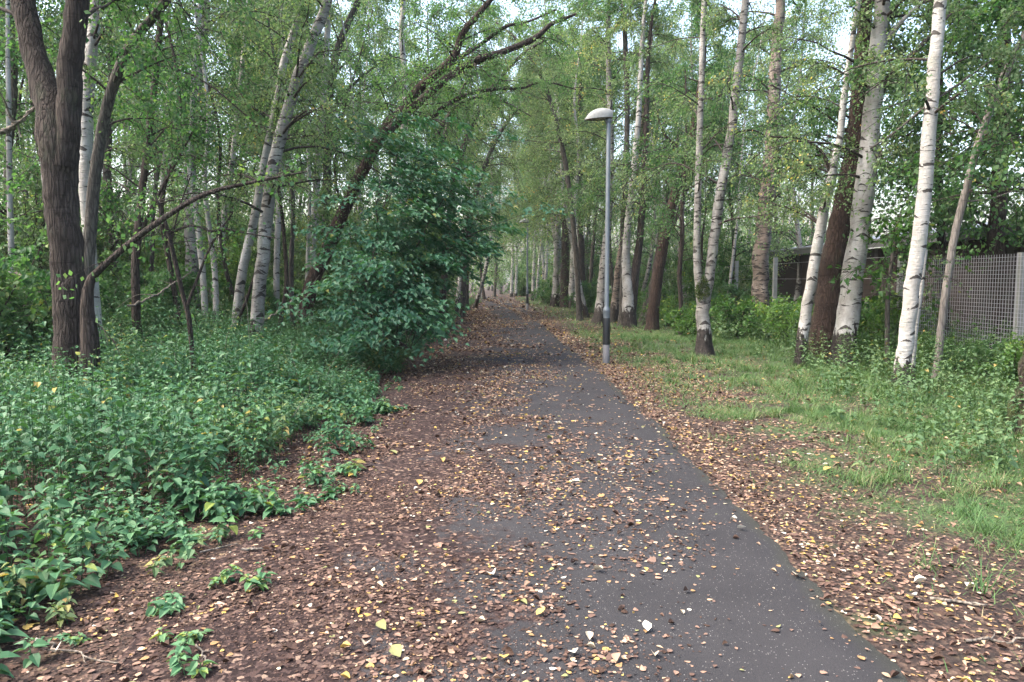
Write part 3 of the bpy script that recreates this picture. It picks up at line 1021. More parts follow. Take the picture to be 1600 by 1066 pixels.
def tree(label, bark, Y, pts, ztop=13., leaf='leaf_birch', name='birch_tree', cat='tree', seed=1, flare=.55, rough=.05, z0=3.2, nb=18, blen=2.4,
         nleaf=9000, leafL=.055, stems=(), limbs=(), land=None, sink=.12, group=None, crown_kw=None, limb_leaf=0, base_y=None):
    """pts: picture polyline of the main stem; stems: further stems forking from it; limbs: bare named limbs"""
    rng = np.random.default_rng(seed)
    if nb >= 9:
        nb = int(nb * 1.7); nleaf = int(nleaf * 1.45); z0 = z0 * .85
    P, r = px_line(pts, Y)
    gz = float(ground_h(P[0, 0], P[0, 1]))
    P[0, 2] = gz - sink
    org = np.array([P[0, 0], P[0, 1], gz])
    if ztop and P[-1, 2] < ztop:
        P, r = extend_top(P, r, ztop, rng)
    t = thing(name, label, cat, org, group)
    a = Acc()
    p, rad, lob = make_stem(P, r, rng, flare, rough)
    tubes(a, p, rad, 14, 0, lob)
    sp = [(p, rad)]
    ca = Acc()
    obj('trunk', a.mesh('trunk', [M[bark]], org), t)
    for st in stems:
        bk = st.get('bark', bark)
        P2, r2 = px_line(st['pts'], Y + st.get('dY', 0))
        if st.get('ztop', ztop) and P2[-1, 2] < st.get('ztop', ztop):
            P2, r2 = extend_top(P2, r2, st.get('ztop', ztop), rng)
        p2, rad2, lob2 = make_stem(P2, r2, rng, 0, rough, sides=12, root=False)
        b = Acc(); tubes(b, p2, rad2, 12, 0, lob2)
        obj('trunk' if st.get('pts')[0][1] > 430 else 'limb', b.mesh('limb', [M[bk]], org), t)
        sp.append((p2, rad2))
    for lm in limbs:
        P2, r2 = px_line(lm['pts'], Y + lm.get('dY', 0))
        p2, rad2, lob2 = make_stem(P2, r2, rng, 0, rough, sides=8, step=.12, root=False)
        rad2 = rad2 * np.linspace(1, .75, len(rad2))
        b = Acc(); tubes(b, p2, rad2, 8, 0, lob2)
        o = obj('limb', b.mesh('limb', [M[lm.get('bark', bark)]], org), t)
        nl = lm.get('leaf', 0)
        if lm.get('twigs', 0):
            crown_from(ca, rng, p2, rad2 * .8, -9, lm['twigs'], lm.get('len', 1.0), el=lm.get('el', (-.5, .9)), droop=(.0, .6), ntw=4, nleaf=max(nl, 1), leafL=leafL)
    if nb:
        kw = dict(crown_kw or {})
        for k, (pp, rr) in enumerate(sp):
            share = 1.0 / len(sp)
            crown_from(ca, rng, pp, rr, z0, max(3, int(nb * share)), blen, nleaf=int(nleaf * share), leafL=leafL, **kw)
    if ca.v:
        obj('crown', ca.mesh('crown', [M['twig'], M[leaf]], org), t)
    if land:
        LAND.append((at(pts[0][0], 438, Y)[0] / Y * F + CX, land))
    return t


# --- nettle side, near
tree('stout dark brown tree forking into two thick limbs out of the nettles', 'dark', 9.0,
     [(120, 640, 68), (112, 560, 58), (109, 470, 55), (103, 380, 55), (95, 300, 57), (90, 225, 60), (68, 140, 45, .1), (50, 70, 40, .2), (34, -10, 38, .3)],
     ztop=11, leaf='leaf_wood', name='dark_forked_tree', seed=2, flare=.35, z0=5.2, nb=16, blen=2.6, nleaf=7000, leafL=.07, rough=.07,
     stems=[dict(pts=[(100, 260, 44), (107, 180, 42), (111, 100, 40), (122, -10, 38)], dY=-.05)],
     limbs=[dict(pts=[(143, 600, 40), (140, 520, 32), (138, 450, 20), (160, 418, 13), (205, 378, 13), (250, 345, 12), (320, 304, 10), (400, 284, 7), (480, 268, 4)], dY=-.25, twigs=9, len=.9, leaf=160)],
     land='the forked dark tree')
tree('grey birch stem rising close behind the forked dark tree', 'birch', 12.2,
     [(150, 560, 26), (142, 420, 24), (136, 300, 24), (134, 200, 24), (140, 100, 21), (150, 0, 18)], seed=3, ztop=12, nb=12, blen=2.0, nleaf=5200, z0=4)
tree('dark curved stem sweeping out behind the forked tree', 'grey', 11.0,
     [(132, 580, 22), (136, 440, 21), (146, 300, 20), (156, 220, 19), (174, 145, 18), (204, 70, 16), (262, -5, 14)], ztop=8.2, leaf='leaf_wood', name='curved_tree', seed=4, nb=12, blen=1.9, nleaf=4200, leafL=.06, z0=4.4)
tree('slim black-barked tree standing straight between forked tree and leaning birches', 'dark', 14.0,
     [(216, 540, 17), (212, 440, 15), (216, 360, 14), (226, 270, 13), (238, 160, 12), (252, 10, 10)], ztop=9.5, leaf='leaf_wood', name='slim_dark_tree', seed=5, nb=16, blen=2.2, nleaf=6000, leafL=.065, z0=2.6, rough=.08, land='the slim black tree',
     limbs=[dict(pts=[(190, 125, 3), (225, 106, 4), (275, 108, 4), (330, 135, 3), (390, 185, 3), (420, 200, 2)], twigs=6, len=.7, leaf=120),
            dict(pts=[(213, 380, 8), (245, 310, 6), (280, 245, 5), (315, 180, 3)], twigs=7, len=.8, leaf=200)])
tree('dark crooked sapling with twisting bare branches in the nettles', 'dark', 10.2,
     [(303, 560, 8), (296, 505, 9), (285, 460, 8), (272, 400, 8), (262, 360, 7), (254, 335, 5), (240, 300, 4)], ztop=0, name='crooked_sapling', leaf='leaf_wood', seed=6, nb=5, blen=.7, nleaf=240, leafL=.06, z0=1.6, flare=.2,
     limbs=[dict(pts=[(292, 480, 6), (305, 445, 6), (322, 400, 5), (338, 370, 5), (362, 335, 3)], twigs=4, len=.6, leaf=60),
            dict(pts=[(264, 365, 5), (300, 352, 4), (330, 362, 4), (350, 358, 4), (380, 364, 3), (430, 372, 3)], twigs=6, len=.5, leaf=60),
            dict(pts=[(268, 375, 4), (282, 320, 3), (300, 270, 3)], twigs=4, len=.5, leaf=60)])
tree('bare pale trunk shining in a patch of sun, slightly bowed', 'birch_clean', 17.5,
     [(322, 500, 12), (318, 440, 11), (312, 380, 11), (305, 320, 10), (296, 255, 9), (300, 160, 8), (310, 40, 7)], seed=7, ztop=10, nb=9, blen=2.0, nleaf=3600, z0=5)
tree('rough dark birch trunk just behind the pale sunlit one', 'birch_black', 19.0,
     [(302, 500, 22), (300, 400, 21), (296, 320, 19), (300, 200, 17), (318, 60, 14), (322, 0, 12)], seed=8, ztop=11, nb=14, blen=2.4, nleaf=6000, z0=3.5)
tree('smooth pale birch leaning steeply over the nettle bed', 'birch', 16.0,
     [(362, 500, 17), (378, 430, 16), (396, 350, 15), (410, 270, 14), (428, 180, 13), (446, 90, 12), (478, -10, 11)], seed=9, ztop=10.5, nb=15, blen=2.3, nleaf=6500, z0=3.6, flare=.3, land='the leaning pale birch',
     limbs=[dict(pts=[(372, 500, 6), (390, 455, 6), (405, 400, 5), (420, 330, 4)], dY=-.3, bark='dark', twigs=4, len=.6, leaf=80)])
tree('spotted grey-barked birch leaning the same way beside the pale one', 'birch_black', 15.0,
     [(400, 540, 24), (404, 470, 22), (412, 390, 21), (420, 310, 21), (434, 230, 20), (456, 150, 19), (478, 90, 18), (515, -10, 15)], seed=10, ztop=11, nb=18, blen=2.5, nleaf=8000, z0=3.4, flare=.3, rough=.10, land='the spotted birch')
tree('thin white birch beyond the spotted one, beside a brown stem', 'birch', 23.0,
     [(480, 500, 14), (488, 400, 13), (494, 300, 12), (502, 190, 11), (510, 80, 10), (514, 0, 9)], seed=12, ztop=13, nb=14, blen=2.6, nleaf=6500, z0=4.5, land='the thin white birch')
tree('tall brown stem touching the thin white birch, curving as it climbs', 'grey', 23.6,
     [(502, 500, 15), (508, 380, 14), (512, 240, 14), (516, 140, 13), (530, 70, 12), (560, 0, 10)], seed=13, ztop=12, leaf='leaf_wood', name='brown_tree', nb=16, blen=2.8, nleaf=7000, leafL=.07, z0=4,
     limbs=[dict(pts=[(516, 185, 7), (535, 150, 7), (560, 125, 6), (610, 85, 4)], twigs=6, len=1.2, leaf=400)])
tree('white birch stem showing above the dark shrub', 'birch_clean', 25.0,
     [(630, 500, 14), (628, 350, 13), (632, 190, 12), (634, 140, 11), (628, 60, 10), (630, 0, 9)], seed=14, ztop=13, nb=10, blen=2.2, nleaf=3800, z0=7.2)
tree('pale straight trunk low down between spotted birch and dark shrub', 'birch', 20.0,
     [(432, 500, 11), (432, 430, 11), (434, 360, 10), (440, 260, 9), (446, 120, 8)], seed=15, ztop=11, nb=12, blen=2.2, nleaf=5000, z0=4)

# the willow that arches over the path
tree('leaning reddish willow whose long dark limbs arch over the path', 'red', 17.5,
     [(468, 520, 26), (484, 455, 25), (505, 405, 23), (530, 345, 22), (565, 270, 20), (600, 205, 19), (626, 175, 17, .3), (656, 138, 16, .4), (690, 108, 14, .5), (712, 85, 13, .6), (722, 55, 11, .6), (745, 25, 10, .6), (780, -15, 8, .7)],
     ztop=0, leaf='leaf_wood', name='willow_tree', seed=16, flare=.3, z0=4.6, nb=20, blen=2.0, nleaf=7000, leafL=.055, land='the arching willow',
     limbs=[dict(pts=[(606, 205, 15), (650, 165, 15, .2), (700, 122, 15, .3), (745, 95, 15, .4), (790, 80, 13, .5), (835, 60, 12, .5), (862, 38, 9, .5), (900, 22, 6, .5)], dY=-.3, bark='dark', twigs=22, len=1.5, leaf=3000, el=(-.5, .8)),
            dict(pts=[(716, 92, 9), (750, 70, 8), (790, 42, 7), (822, 35, 5), (870, 15, 4)], dY=.4, bark='dark', twigs=12, len=1.1, leaf=1300),
            dict(pts=[(668, 190, 9), (690, 170, 9), (725, 150, 8), (770, 140, 6), (815, 138, 5), (850, 128, 4), (900, 140, 3)], dY=.9, bark='dark', twigs=14, len=1.1, leaf=1500),
            dict(pts=[(680, 215, 8), (705, 175, 8), (722, 160, 7), (750, 152, 5), (790, 160, 4), (830, 182, 3)], dY=1.6, bark='grey', twigs=12, len=1.0, leaf=1200),
            dict(pts=[(690, 225, 8), (712, 165, 8), (728, 130, 7), (745, 110, 6)], dY=2.0, bark='grey', twigs=6, len=.8, leaf=400)],
     crown_kw=dict(el=(-.1, .9), droop=(.1, .5)))

tree('thin arching tree bending right over the path beyond the dark shrub', 'dark', 25.0,
     [(690, 500, 13), (696, 400, 12), (706, 310, 11), (728, 220, 10), (768, 140, 8, .3), (818, 84, 6, .6), (872, 52, 4, 1.)], ztop=0, name='arching_tree', seed=70, nb=30, blen=2.2, nleaf=9000, leafL=.06, z0=3.6, crown_kw=dict(el=(-.2, .8)))
tree('second thin arching tree farther along, bending right over the path', 'grey', 33.0,
     [(722, 480, 9), (728, 390, 9), (744, 300, 8), (775, 220, 7), (812, 165, 6, .4), (850, 130, 4, .8)], ztop=0, name='arching_tree', seed=71, nb=28, blen=2.4, nleaf=9000, leafL=.07, z0=7.2, crown_kw=dict(el=(.0, .8), droop=(.1, .35)))
# --- lamp side
tree('thin tree beyond the lamp bending left to meet the arch over the path', 'grey', 30.0,
     [(906, 490, 10), (900, 400, 9), (890, 300, 9), (874, 210, 8), (850, 130, 6, .3), (815, 70, 5, .6), (775, 35, 3, .9)], ztop=0, name='arching_tree', seed=72, nb=30, blen=2.3, nleaf=10000, leafL=.065, z0=7.6, crown_kw=dict(el=(.05, .8), droop=(.1, .35)))
tw = tree('birch splitting into two banded white stems from a mossy fork', 'birch_black', 16.4,
     [(1101, 556, 27), (1099, 520, 25), (1098, 480, 24), (1107, 440, 19), (1115, 380, 18), (1126, 300, 17), (1140, 220, 16), (1152, 120, 15), (1164, 10, 13)], seed=21, ztop=12.5, nb=26, blen=2.5, nleaf=12000, z0=3.1, flare=.75, land='the twin-stemmed birch',
     stems=[dict(pts=[(1096, 480, 15), (1090, 430, 14), (1089, 360, 12), (1092, 260, 12), (1096, 140, 10), (1100, 10, 9)])])
# moss cushion in the fork
mr = np.random.default_rng(4)
a = Acc()
c = at(1098, 453, 16.35)
n = 2600
dv = norm(mr.normal(0, 1, (n, 3)))
pos = c + dv * np.array([.15, .14, .30]) * mr.uniform(.55, 1, (n, 1)) - tw.location
put_leaves(a, Q1, pos, norm(dv + mr.normal(0, .4, (n, 3))), norm(mr.normal(0, 1, (n, 3))), .035, .025, mr.random(n), 0)
M['mossleaf'] = mat_leaf('moss_tuft', [(0, (.02, .045, .010)), (.6, (.05, .08, .018)), (1, (.10, .11, .03))], .1, .9, objvar=0)
obj('moss_cushion', a.mesh('moss_cushion', [M['mossleaf']]), tw)

tree('thick shaggy birch with peeling brown bark in front of the grey post', 'birch_rough', 22.5,
     [(1188, 524, 29), (1187, 470, 27), (1190, 400, 26), (1196, 330, 25), (1202, 285, 24), (1208, 210, 22), (1212, 100, 19), (1220, 0, 15)], seed=22, ztop=14, nb=26, blen=3.0, nleaf=12000, leafL=.062, z0=4.2, flare=.35, rough=.13, land='the shaggy birch',
     limbs=[dict(pts=[(1208, 292, 9), (1225, 280, 7), (1260, 268, 6), (1300, 255, 4)], bark='dark', twigs=7, len=1.0, leaf=500)])
tree('slender white birch leaning beside the thick reddish trunk', 'birch', 14.5,
     [(1250, 574, 22), (1254, 530, 20), (1262, 470, 19), (1274, 400, 18), (1285, 340, 17), (1296, 290, 15), (1302, 260, 14), (1312, 215, 12), (1320, 140, 11), (1335, 40, 9)], seed=23, ztop=11, nb=18, blen=2.2, nleaf=8500, z0=3.0, flare=.3, land='the slender leaning birch',
     limbs=[dict(pts=[(1298, 268, 9), (1285, 240, 7), (1262, 220, 6), (1240, 215, 5), (1205, 214, 4)], bark='dark', twigs=7, len=.9, leaf=500)])
tree('thick reddish-brown trunk leaning behind the fat white birch', 'red', 15.6,
     [(1283, 556, 58), (1289, 500, 50), (1298, 440, 47), (1310, 370, 44), (1324, 300, 42), (1336, 230, 38), (1343, 160, 32), (1348, 60, 26)], seed=24, ztop=11.5, leaf='leaf_wood', name='reddish_tree', nb=18, blen=2.6, nleaf=8000, leafL=.07, z0=4.4, flare=.12, rough=.08)
tree('fattest white birch with a black diamond-scarred foot', 'birch', 14.6,
     [(1315, 572, 42), (1322, 520, 37), (1330, 450, 36), (1340, 380, 34), (1349, 310, 33), (1357, 240, 31), (1366, 150, 28), (1373, 60, 25), (1380, -10, 23)], seed=25, ztop=13, nb=18, blen=2.7, nleaf=8500, z0=4.0, flare=.4, rough=.06, land='the fattest birch',
     limbs=[dict(pts=[(1366, 165, 12), (1385, 130, 12), (1410, 100, 11), (1450, 60, 9), (1500, 0, 8)], twigs=6, len=1.0, leaf=500, bark='grey'),
            dict(pts=[(1374, 80, 9), (1390, 55, 9), (1412, 30, 8), (1445, 0, 7)], twigs=4, len=1.0, leaf=300)])
tree('clean cream-white birch nearest the mesh fence, thin black scars', 'birch_clean', 11.6,
     [(1407, 612, 30), (1411, 570, 27), (1419, 500, 26), (1428, 430, 26), (1437, 370, 25), (1445, 290, 24), (1452, 200, 23), (1459, 110, 21), (1470, -10, 20)], seed=26, ztop=11, nb=18, blen=2.2, nleaf=8000, z0=4.2, flare=.3, rough=.04, land='the clean white birch',
     limbs=[dict(pts=[(1360, 232, 3), (1400, 205, 4), (1440, 172, 5), (1500, 130, 5), (1555, 90, 4)], bark='grey', twigs=5, len=.8, leaf=200)])
tree('thin second stem pressed against the clean white birch foot', 'birch_clean', 11.9,
     [(1423, 606, 13), (1426, 560, 12), (1432, 500, 11), (1440, 440, 9), (1446, 390, 7)], seed=27, ztop=0, name='birch_sapling', nb=5, blen=.6, nleaf=160, z0=1.2)
tree('slim grey sapling leaning hard across the mesh fence', 'pale', 12.4,
     [(1461, 600, 14), (1468, 540, 13), (1476, 470, 13), (1488, 390, 13), (1503, 320, 13), (1520, 255, 12), (1540, 190, 12), (1568, 120, 12), (1598, 60, 11), (1640, -20, 10)], seed=28, ztop=9, leaf='leaf_birch', name='leaning_sapling', nb=12, blen=2.0, nleaf=5000, z0=3.4, flare=.3,
     limbs=[dict(pts=[(1510, 315, 3), (1540, 312, 3), (1565, 305, 3), (1590, 296, 2)], twigs=3, len=.5, leaf=60)])
tree('massive moss-covered trunk foot at the grassy verge edge', 'moss', 8.0,
     [(1668, 690, 176), (1672, 600, 150), (1682, 520, 128), (1694, 420, 118), (1715, 300, 110), (1740, 150, 104), (1760, -10, 98)], seed=29, ztop=10, leaf='leaf_wood', name='mossy_tree', nb=14, blen=1.8, nleaf=6000, leafL=.06, z0=7.0, flare=.16, rough=.06)
tree('dark trunk standing behind the mesh fence panel', 'dark', 15.5,
     [(1556, 560, 34), (1556, 480, 30), (1556, 400, 28), (1560, 300, 26), (1566, 180, 24), (1570, 20, 20)], seed=30, ztop=11, leaf='leaf_wood', name='dark_tree', nb=40, blen=3.0, nleaf=19000, leafL=.095, z0=2.5, crown_kw=dict(flat=.7, el=(-.15, .7)))

tree('broad-leaved tree crowding the eaves just left of the fenced dark trunk', 'dark', 16.5,
     [(1478, 540, 16), (1476, 470, 15), (1472, 380, 14), (1466, 280, 12), (1470, 160, 9)], seed=40, ztop=8.5, leaf='leaf_wood', name='broad_leaved_tree', nb=28, blen=2.2, nleaf=9000, leafL=.095, z0=3.4, crown_kw=dict(flat=.7, el=(-.1, .7)))
tree('broad-leaved tree reaching in from the edge above the mesh fence', 'dark', 12.6,
     [(1650, 600, 18), (1648, 480, 17), (1652, 340, 15), (1650, 180, 12), (1656, 40, 9)], seed=41, ztop=8, leaf='leaf_wood', name='broad_leaved_tree', nb=26, blen=2.3, nleaf=9000, leafL=.09, z0=2.9, crown_kw=dict(flat=.7, el=(-.1, .7)))

# cluster between lamp and twin birch
tree('dark leaning trunk, smooth and brown, between lamp cluster and twin birch', 'red', 24.0,
     [(1018, 520, 22), (1024, 460, 19), (1033, 400, 19), (1044, 345, 18), (1056, 300, 17), (1066, 260, 15), (1084, 200, 13), (1096, 120, 10)], seed=31, ztop=11, leaf='leaf_wood', name='brown_tree', nb=22, blen=2.8, nleaf=9000, leafL=.07, z0=4.0, flare=.4, land='the leaning brown trunk',
     limbs=[dict(pts=[(1066, 268, 9), (1060, 235, 8), (1042, 215, 7), (1030, 190, 5), (1024, 160, 4)], bark='dark', twigs=6, len=1.0, leaf=400)])
tree('white birch of the cluster just beyond the lamp, forked low', 'birch', 26.0,
     [(983, 504, 27), (981, 450, 21), (978, 400, 15), (982, 340, 13), (988, 290, 12), (996, 200, 10), (1004, 60, 8)], seed=32, ztop=13, nb=22, blen=2.8, nleaf=10000, leafL=.065, z0=4.6, flare=.35, land='the lamp-side birch cluster',
     stems=[dict(pts=[(986, 490, 17), (992, 430, 16), (1000, 370, 13), (1004, 310, 12), (1008, 240, 11), (1012, 100, 8)], bark='dark')])
tree('dark multi-pole trunk low at the lamp foot, mottled white', 'birch_black', 28.0,
     [(935, 494, 22), (940, 460, 18), (945, 400, 14), (952, 330, 11), (955, 230, 10), (950, 80, 9)], seed=33, ztop=13, nb=22, blen=2.8, nleaf=10000, leafL=.07, z0=4.4, flare=.6)
tree('reddish leaning birch right behind the lamp post', 'birch_rough', 29.0,
     [(958, 488, 16), (966, 430, 14), (974, 370, 11), (984, 320, 9), (998, 240, 8)], seed=34, ztop=11, nb=16, blen=2.4, nleaf=7000, leafL=.07, z0=4.4)
tree('brown stem rising beside the forked cluster birch', 'grey', 27.2,
     [(972, 490, 12), (974, 420, 11), (974, 360, 11), (976, 300, 10), (980, 180, 9), (976, 40, 8)], seed=35, ztop=12, leaf='leaf_wood', name='brown_tree', nb=18, blen=2.8, nleaf=9000, leafL=.07, z0=4.6)
tree('thin wavering dark stem next to the twin-stemmed birch', 'dark', 22.5,
     [(1063, 524, 9), (1064, 480, 8), (1062, 430, 8), (1066, 370, 8), (1066, 320, 6), (1072, 240, 5)], seed=36, ztop=8, leaf='leaf_wood', name='slim_dark_tree', nb=16, blen=1.8, nleaf=4200, leafL=.06, z0=2.3, flare=.6)
for k, (bx, tx, sd_) in enumerate(((1008, 1072, 37), (1012, 1050, 38), (1002, 1086, 39))):
    tree(['thin leaning pole lowest in the bundle of leaning stems', 'straightest thin pole in the bundle of leaning stems', 'most tilted thin pole in the bundle of leaning stems'][k], 'grey', 27.5 + k,
         [(bx, 496, 11), (bx + (tx - bx) * .25, 430, 9), (bx + (tx - bx) * .6, 350, 8), (tx, 260, 7)], seed=sd_, ztop=9, leaf='leaf_wood', name='thin_tree', nb=12, blen=2.2, nleaf=4000, leafL=.07, z0=4.2)

# far group by the second lamp
fg = [(868, 466, 15, 46, 'birch', 'pale birch first in the far row past the second lamp'),
      (876, 466, 9, 47, 'birch', 'thin white pole squeezed against the dark trunk of the far row'),
      (882, 468, 19, 45, 'dark', 'dark thick trunk in the middle of the far row'),
      (893, 468, 13, 44, 'birch', 'grey-white birch just after the dark trunk of the far row'),
      (900, 470, 8, 43, 'birch_clean', 'thin birch outermost in the far row'),
      (910, 476, 17, 39, 'dark', 'dim brown trunk between far row and near lamp'),
      (921, 474, 9, 41, 'grey', 'slender brown pole next to the dim brown trunk'),
      (799, 454, 6, 75, 'birch_clean', 'leftmost white birch at the bend of the path'),
      (806, 455, 6, 74, 'birch_clean', 'second white birch standing at the bend of the path'),
      (832, 462, 7, 60, 'birch', 'white birch directly behind the second lamp'),
      (838, 464, 6, 58, 'birch', 'leaning white birch a step past the second lamp'),
      (852, 464, 7, 55, 'birch', 'lone thin birch between second lamp and far row')]
for k, (px, pyb, wd, Y, bk, lab) in enumerate(fg):
    ln = [4, -3, 2, 5, 8, -4, 10, 4, 3, 6, 12, 5][k]
    tree(lab, bk, Y, [(px, pyb, wd * .85), (px + ln * .3, 420, wd * .75), (px + ln, 330, wd * .62), (px + ln * 1.6, 200, wd * .45)], seed=50 + k, ztop=14, name='birch_tree' if 'birch' in bk else 'brown_tree',
         leaf='leaf_birch' if 'birch' in bk else 'leaf_wood', nb=24, blen=3.2, nleaf=8000, leafL=.09, z0=5.6, flare=.2, crown_kw=dict(spread=.14))
LAND.append((870, 'the far birch row'))

# ---------------------------------------------------------------- farther trees: prototypes and copies
def proto_tree(bark, leaf, seed, H, r0, z0, nb, blen, nleaf, leafL, name):
    rng = np.random.default_rng(seed)
    k = 7
    t = np.linspace(0, 1, k)
    P = np.stack([np.cumsum(rng.normal(0, .16, k)), np.cumsum(rng.normal(0, .16, k)), t * H - .15], -1)
    P[0, :2] = 0
    r = r0 * (1 - .85 * t)
    p, rad, lob = make_stem(P, r, rng, .5, .06, step=.3)
    a = Acc(); tubes(a, p, rad, 14, 0, lob)
    c = Acc()
    crown_from(c, rng, p, rad, z0, nb, blen, nleaf=nleaf, leafL=leafL, spread=.13, ntw=8)
    return a.mesh('trunk', [M[bark]]), c.mesh('crown', [M['twig'], M[leaf]]), name


PROT = [proto_tree('birch', 'leaf_birch', 101, 14, .11, 2.4, 60, 2.7, 19000, .075, 'birch_tree'),
        proto_tree('birch_black', 'leaf_birch', 102, 13, .12, 1.6, 58, 2.8, 17000, .075, 'birch_tree'),
        proto_tree('dark', 'leaf_wood', 103, 12, .11, 1.0, 52, 2.8, 13000, .085, 'slim_dark_tree'),
        proto_tree('grey', 'leaf_wood', 104, 13, .13, 1.4, 54, 3.2, 14000, .085, 'brown_tree'),
        proto_tree('birch_clean', 'leaf_birch', 105, 15, .10, 3.2, 52, 2.4, 16000, .075, 'birch_tree'),
        proto_tree('birch', 'leaf_birch', 111, 12, .075, 4.6, 20, 1.5, 2600, .065, 'birch_tree'),
        proto_tree('birch_black', 'leaf_birch', 112, 12, .075, 4.2, 20, 1.5, 2600, .065, 'birch_tree'),
        proto_tree('dark', 'leaf_wood', 113, 10, .065, 3.0, 24, 1.6, 2400, .07, 'slim_dark_tree'),
        proto_tree('grey', 'leaf_wood', 114, 11, .07, 3.4, 24, 1.6, 2600, .07, 'thin_tree'),
        proto_tree('birch_clean', 'leaf_birch', 115, 13, .07, 5.0, 18, 1.4, 2200, .065, 'birch_tree')]
KIND = ['white birch', 'dark-banded birch', 'slim dark tree', 'grey-brown tree', 'clean pale birch']
prng = random.Random(8)
spots = []
slim = [(158, 17, 4), (176, 23, 2), (232, 19, 3), (286, 15.5, 2), (336, 17, 0), (345, 30, 4), (388, 19, 2), (424, 17.5, 2), (440, 24, 0), (455, 18.5, 3), (474, 21, 4), (520, 21, 2), (546, 25, 0), (585, 24, 4), (92, 17, 0), (18, 15.5, 4), (40, 20, 2), (1135, 27, 4), (1172, 26, 2), (1030, 30, 0), (912, 44, 0), (1085, 29, 2)]
# (picture x, distance, kind, scale)
for (px, Y, k, s) in [(-60, 15, 2, 1), (8, 24, 4, 1), (22, 19, 3, 1), (45, 27, 0, 1), (62, 34, 3, 1.1), (84, 21, 2, .9), (172, 19, 3, 1), (186, 28, 1, 1), (197, 38, 3, 1.1),
                      (246, 25, 0, 1), (262, 33, 2, 1), (276, 42, 3, 1.2), (340, 26, 2, 1), (350, 22, 0, 1), (356, 40, 3, 1.2), (392, 30, 1, 1), (408, 44, 3, 1.2),
                      (446, 32, 3, 1), (462, 27, 1, 1), (470, 45, 2, 1.2), (538, 30, 1, 1), (556, 38, 3, 1.15), (575, 33, 0, 1), (600, 44, 2, 1.2), (660, 36, 1, 1), (680, 48, 3, 1.2),
                      (700, 31, 2, 1), (722, 55, 3, 1.25), (741, 44, 1, 1.1), (757, 62, 2, 1.2), (772, 74, 3, 1.2), (784, 88, 1, 1.2), (818, 92, 3, 1.2), (845, 84, 2, 1.2),
                      (858, 66, 1, 1.1), (888, 60, 3, 1.2), (915, 58, 2, 1.1), (931, 46, 1, 1), (965, 44, 3, 1.1), (994, 38, 1, 1), (1040, 37, 0, 1), (1048, 52, 3, 1.2),
                      (1078, 33, 1, 1), (1120, 38, 3, 1), (1146, 45, 0, 1.1), (1165, 30, 2, .95), (1222, 36, 3, 1), (1240, 28, 1, .95), (1270, 45, 3, 1.1),
                      (-30, 32, 3, 1.1), (110, 40, 3, 1.2), (220, 47, 3, 1.2), (310, 50, 2, 1.2), (430, 56, 3, 1.25), (510, 54, 3, 1.25), (640, 58, 3, 1.25), (862, 47, 0, 1.2), (878, 50, 1, 1.25), (851, 60, 0, 1.35), (832, 66, 0, 1.35), (905, 38, 4, 1.2), (918, 33, 0, 1.1), (712, 36, 0, 1.15), (728, 40, 3, 1.1)]:
    spots.append((px, Y, k, s))
LAND.sort()
ORD = ['first', 'second', 'third', 'fourth', 'fifth', 'sixth', 'seventh', 'eighth', 'ninth', 'tenth', 'eleventh', 'twelfth', 'thirteenth']
cnt = {}
spots += [(px, Y, k, .6) for (px, Y, k) in slim]
KIND += ['slender white birch', 'slender dark-banded birch', 'thin dark stem', 'thin grey stem', 'slender pale birch']
for (px, Y, k, s) in sorted(spots):
    li = [l for l in LAND if l[0] <= px]
    kn = KIND[k + 5] if s == .6 else KIND[k]
    key = (li[-1][1] if li else 'the picture edge before the forked tree', kn)
    cnt[key] = cnt.get(key, 0) + 1
    lab = f"{ORD[cnt[key] - 1]} {kn} deeper in the wood to the right of {key[0]}"
    if not li:
        lab = f"{ORD[cnt[key] - 1]} {kn} in the wood outside the forked dark tree"
    g = at(px, HZ, Y)
    z = float(ground_h(g[0], g[1]))
    tm, cm, nm = PROT[k + 5 if s == .6 else k]
    t = thing(nm, lab, 'tree', (g[0], g[1], z))
    w_ = .95 if s == .6 else s
    t.scale = (w_, w_, w_ * prng.uniform(.92, 1.12))
    t.rotation_euler = (prng.uniform(-.06, .06), prng.uniform(-.04, .11), prng.uniform(0, 6.28))
    obj('trunk', tm, t)
    obj('crown', cm, t)

# ---------------------------------------------------------------- the big dark shrub by the path
rng = np.random.default_rng(33)
base = gnd(590, 580); base[2] = 0
base = np.array([-3.05, 14.6, 0.0])
sh = thing('dark_shrub', 'large dark blue-green shrub spilling over the path edge', 'shrub', base)
vol = [(640, 262, 15.2, .95, .75, 34), (705, 300, 15.0, .85, .7, 30), (600, 330, 14.6, 1.1, .7, 32), (745, 345, 14.8, .42, .45, 12), (580, 400, 13.9, .65, .55, 22), (650, 390, 14.2, 1.0, .6, 36), (685, 395, 14.8, .5, .5, 20),
       (575, 455, 13.2, .75, .42, 28), (635, 455, 13.9, .55, .42, 26), (590, 510, 13.0, .55, .3, 22), (640, 492, 14.2, .35, .3, 12), (600, 220, 15.6, .45, .4, 8)]
tg = []
for (px, pyy, Y, rx, rz, n) in vol:
    c = at(px, pyy, Y)
    n = int(n * .95)
    tg.append(c + rng.normal(0, 1, (n, 3)) * np.array([rx, .75, rz]) * .72)
tg = np.vstack(tg)
tg[:, 2] = np.maximum(tg[:, 2], .35)
ntg = len(tg)
fo = Acc()
main = [int(q * ntg / 9) + 2 for q in range(9)]
t = np.linspace(0, 1, 14)[:, None]
SP = []
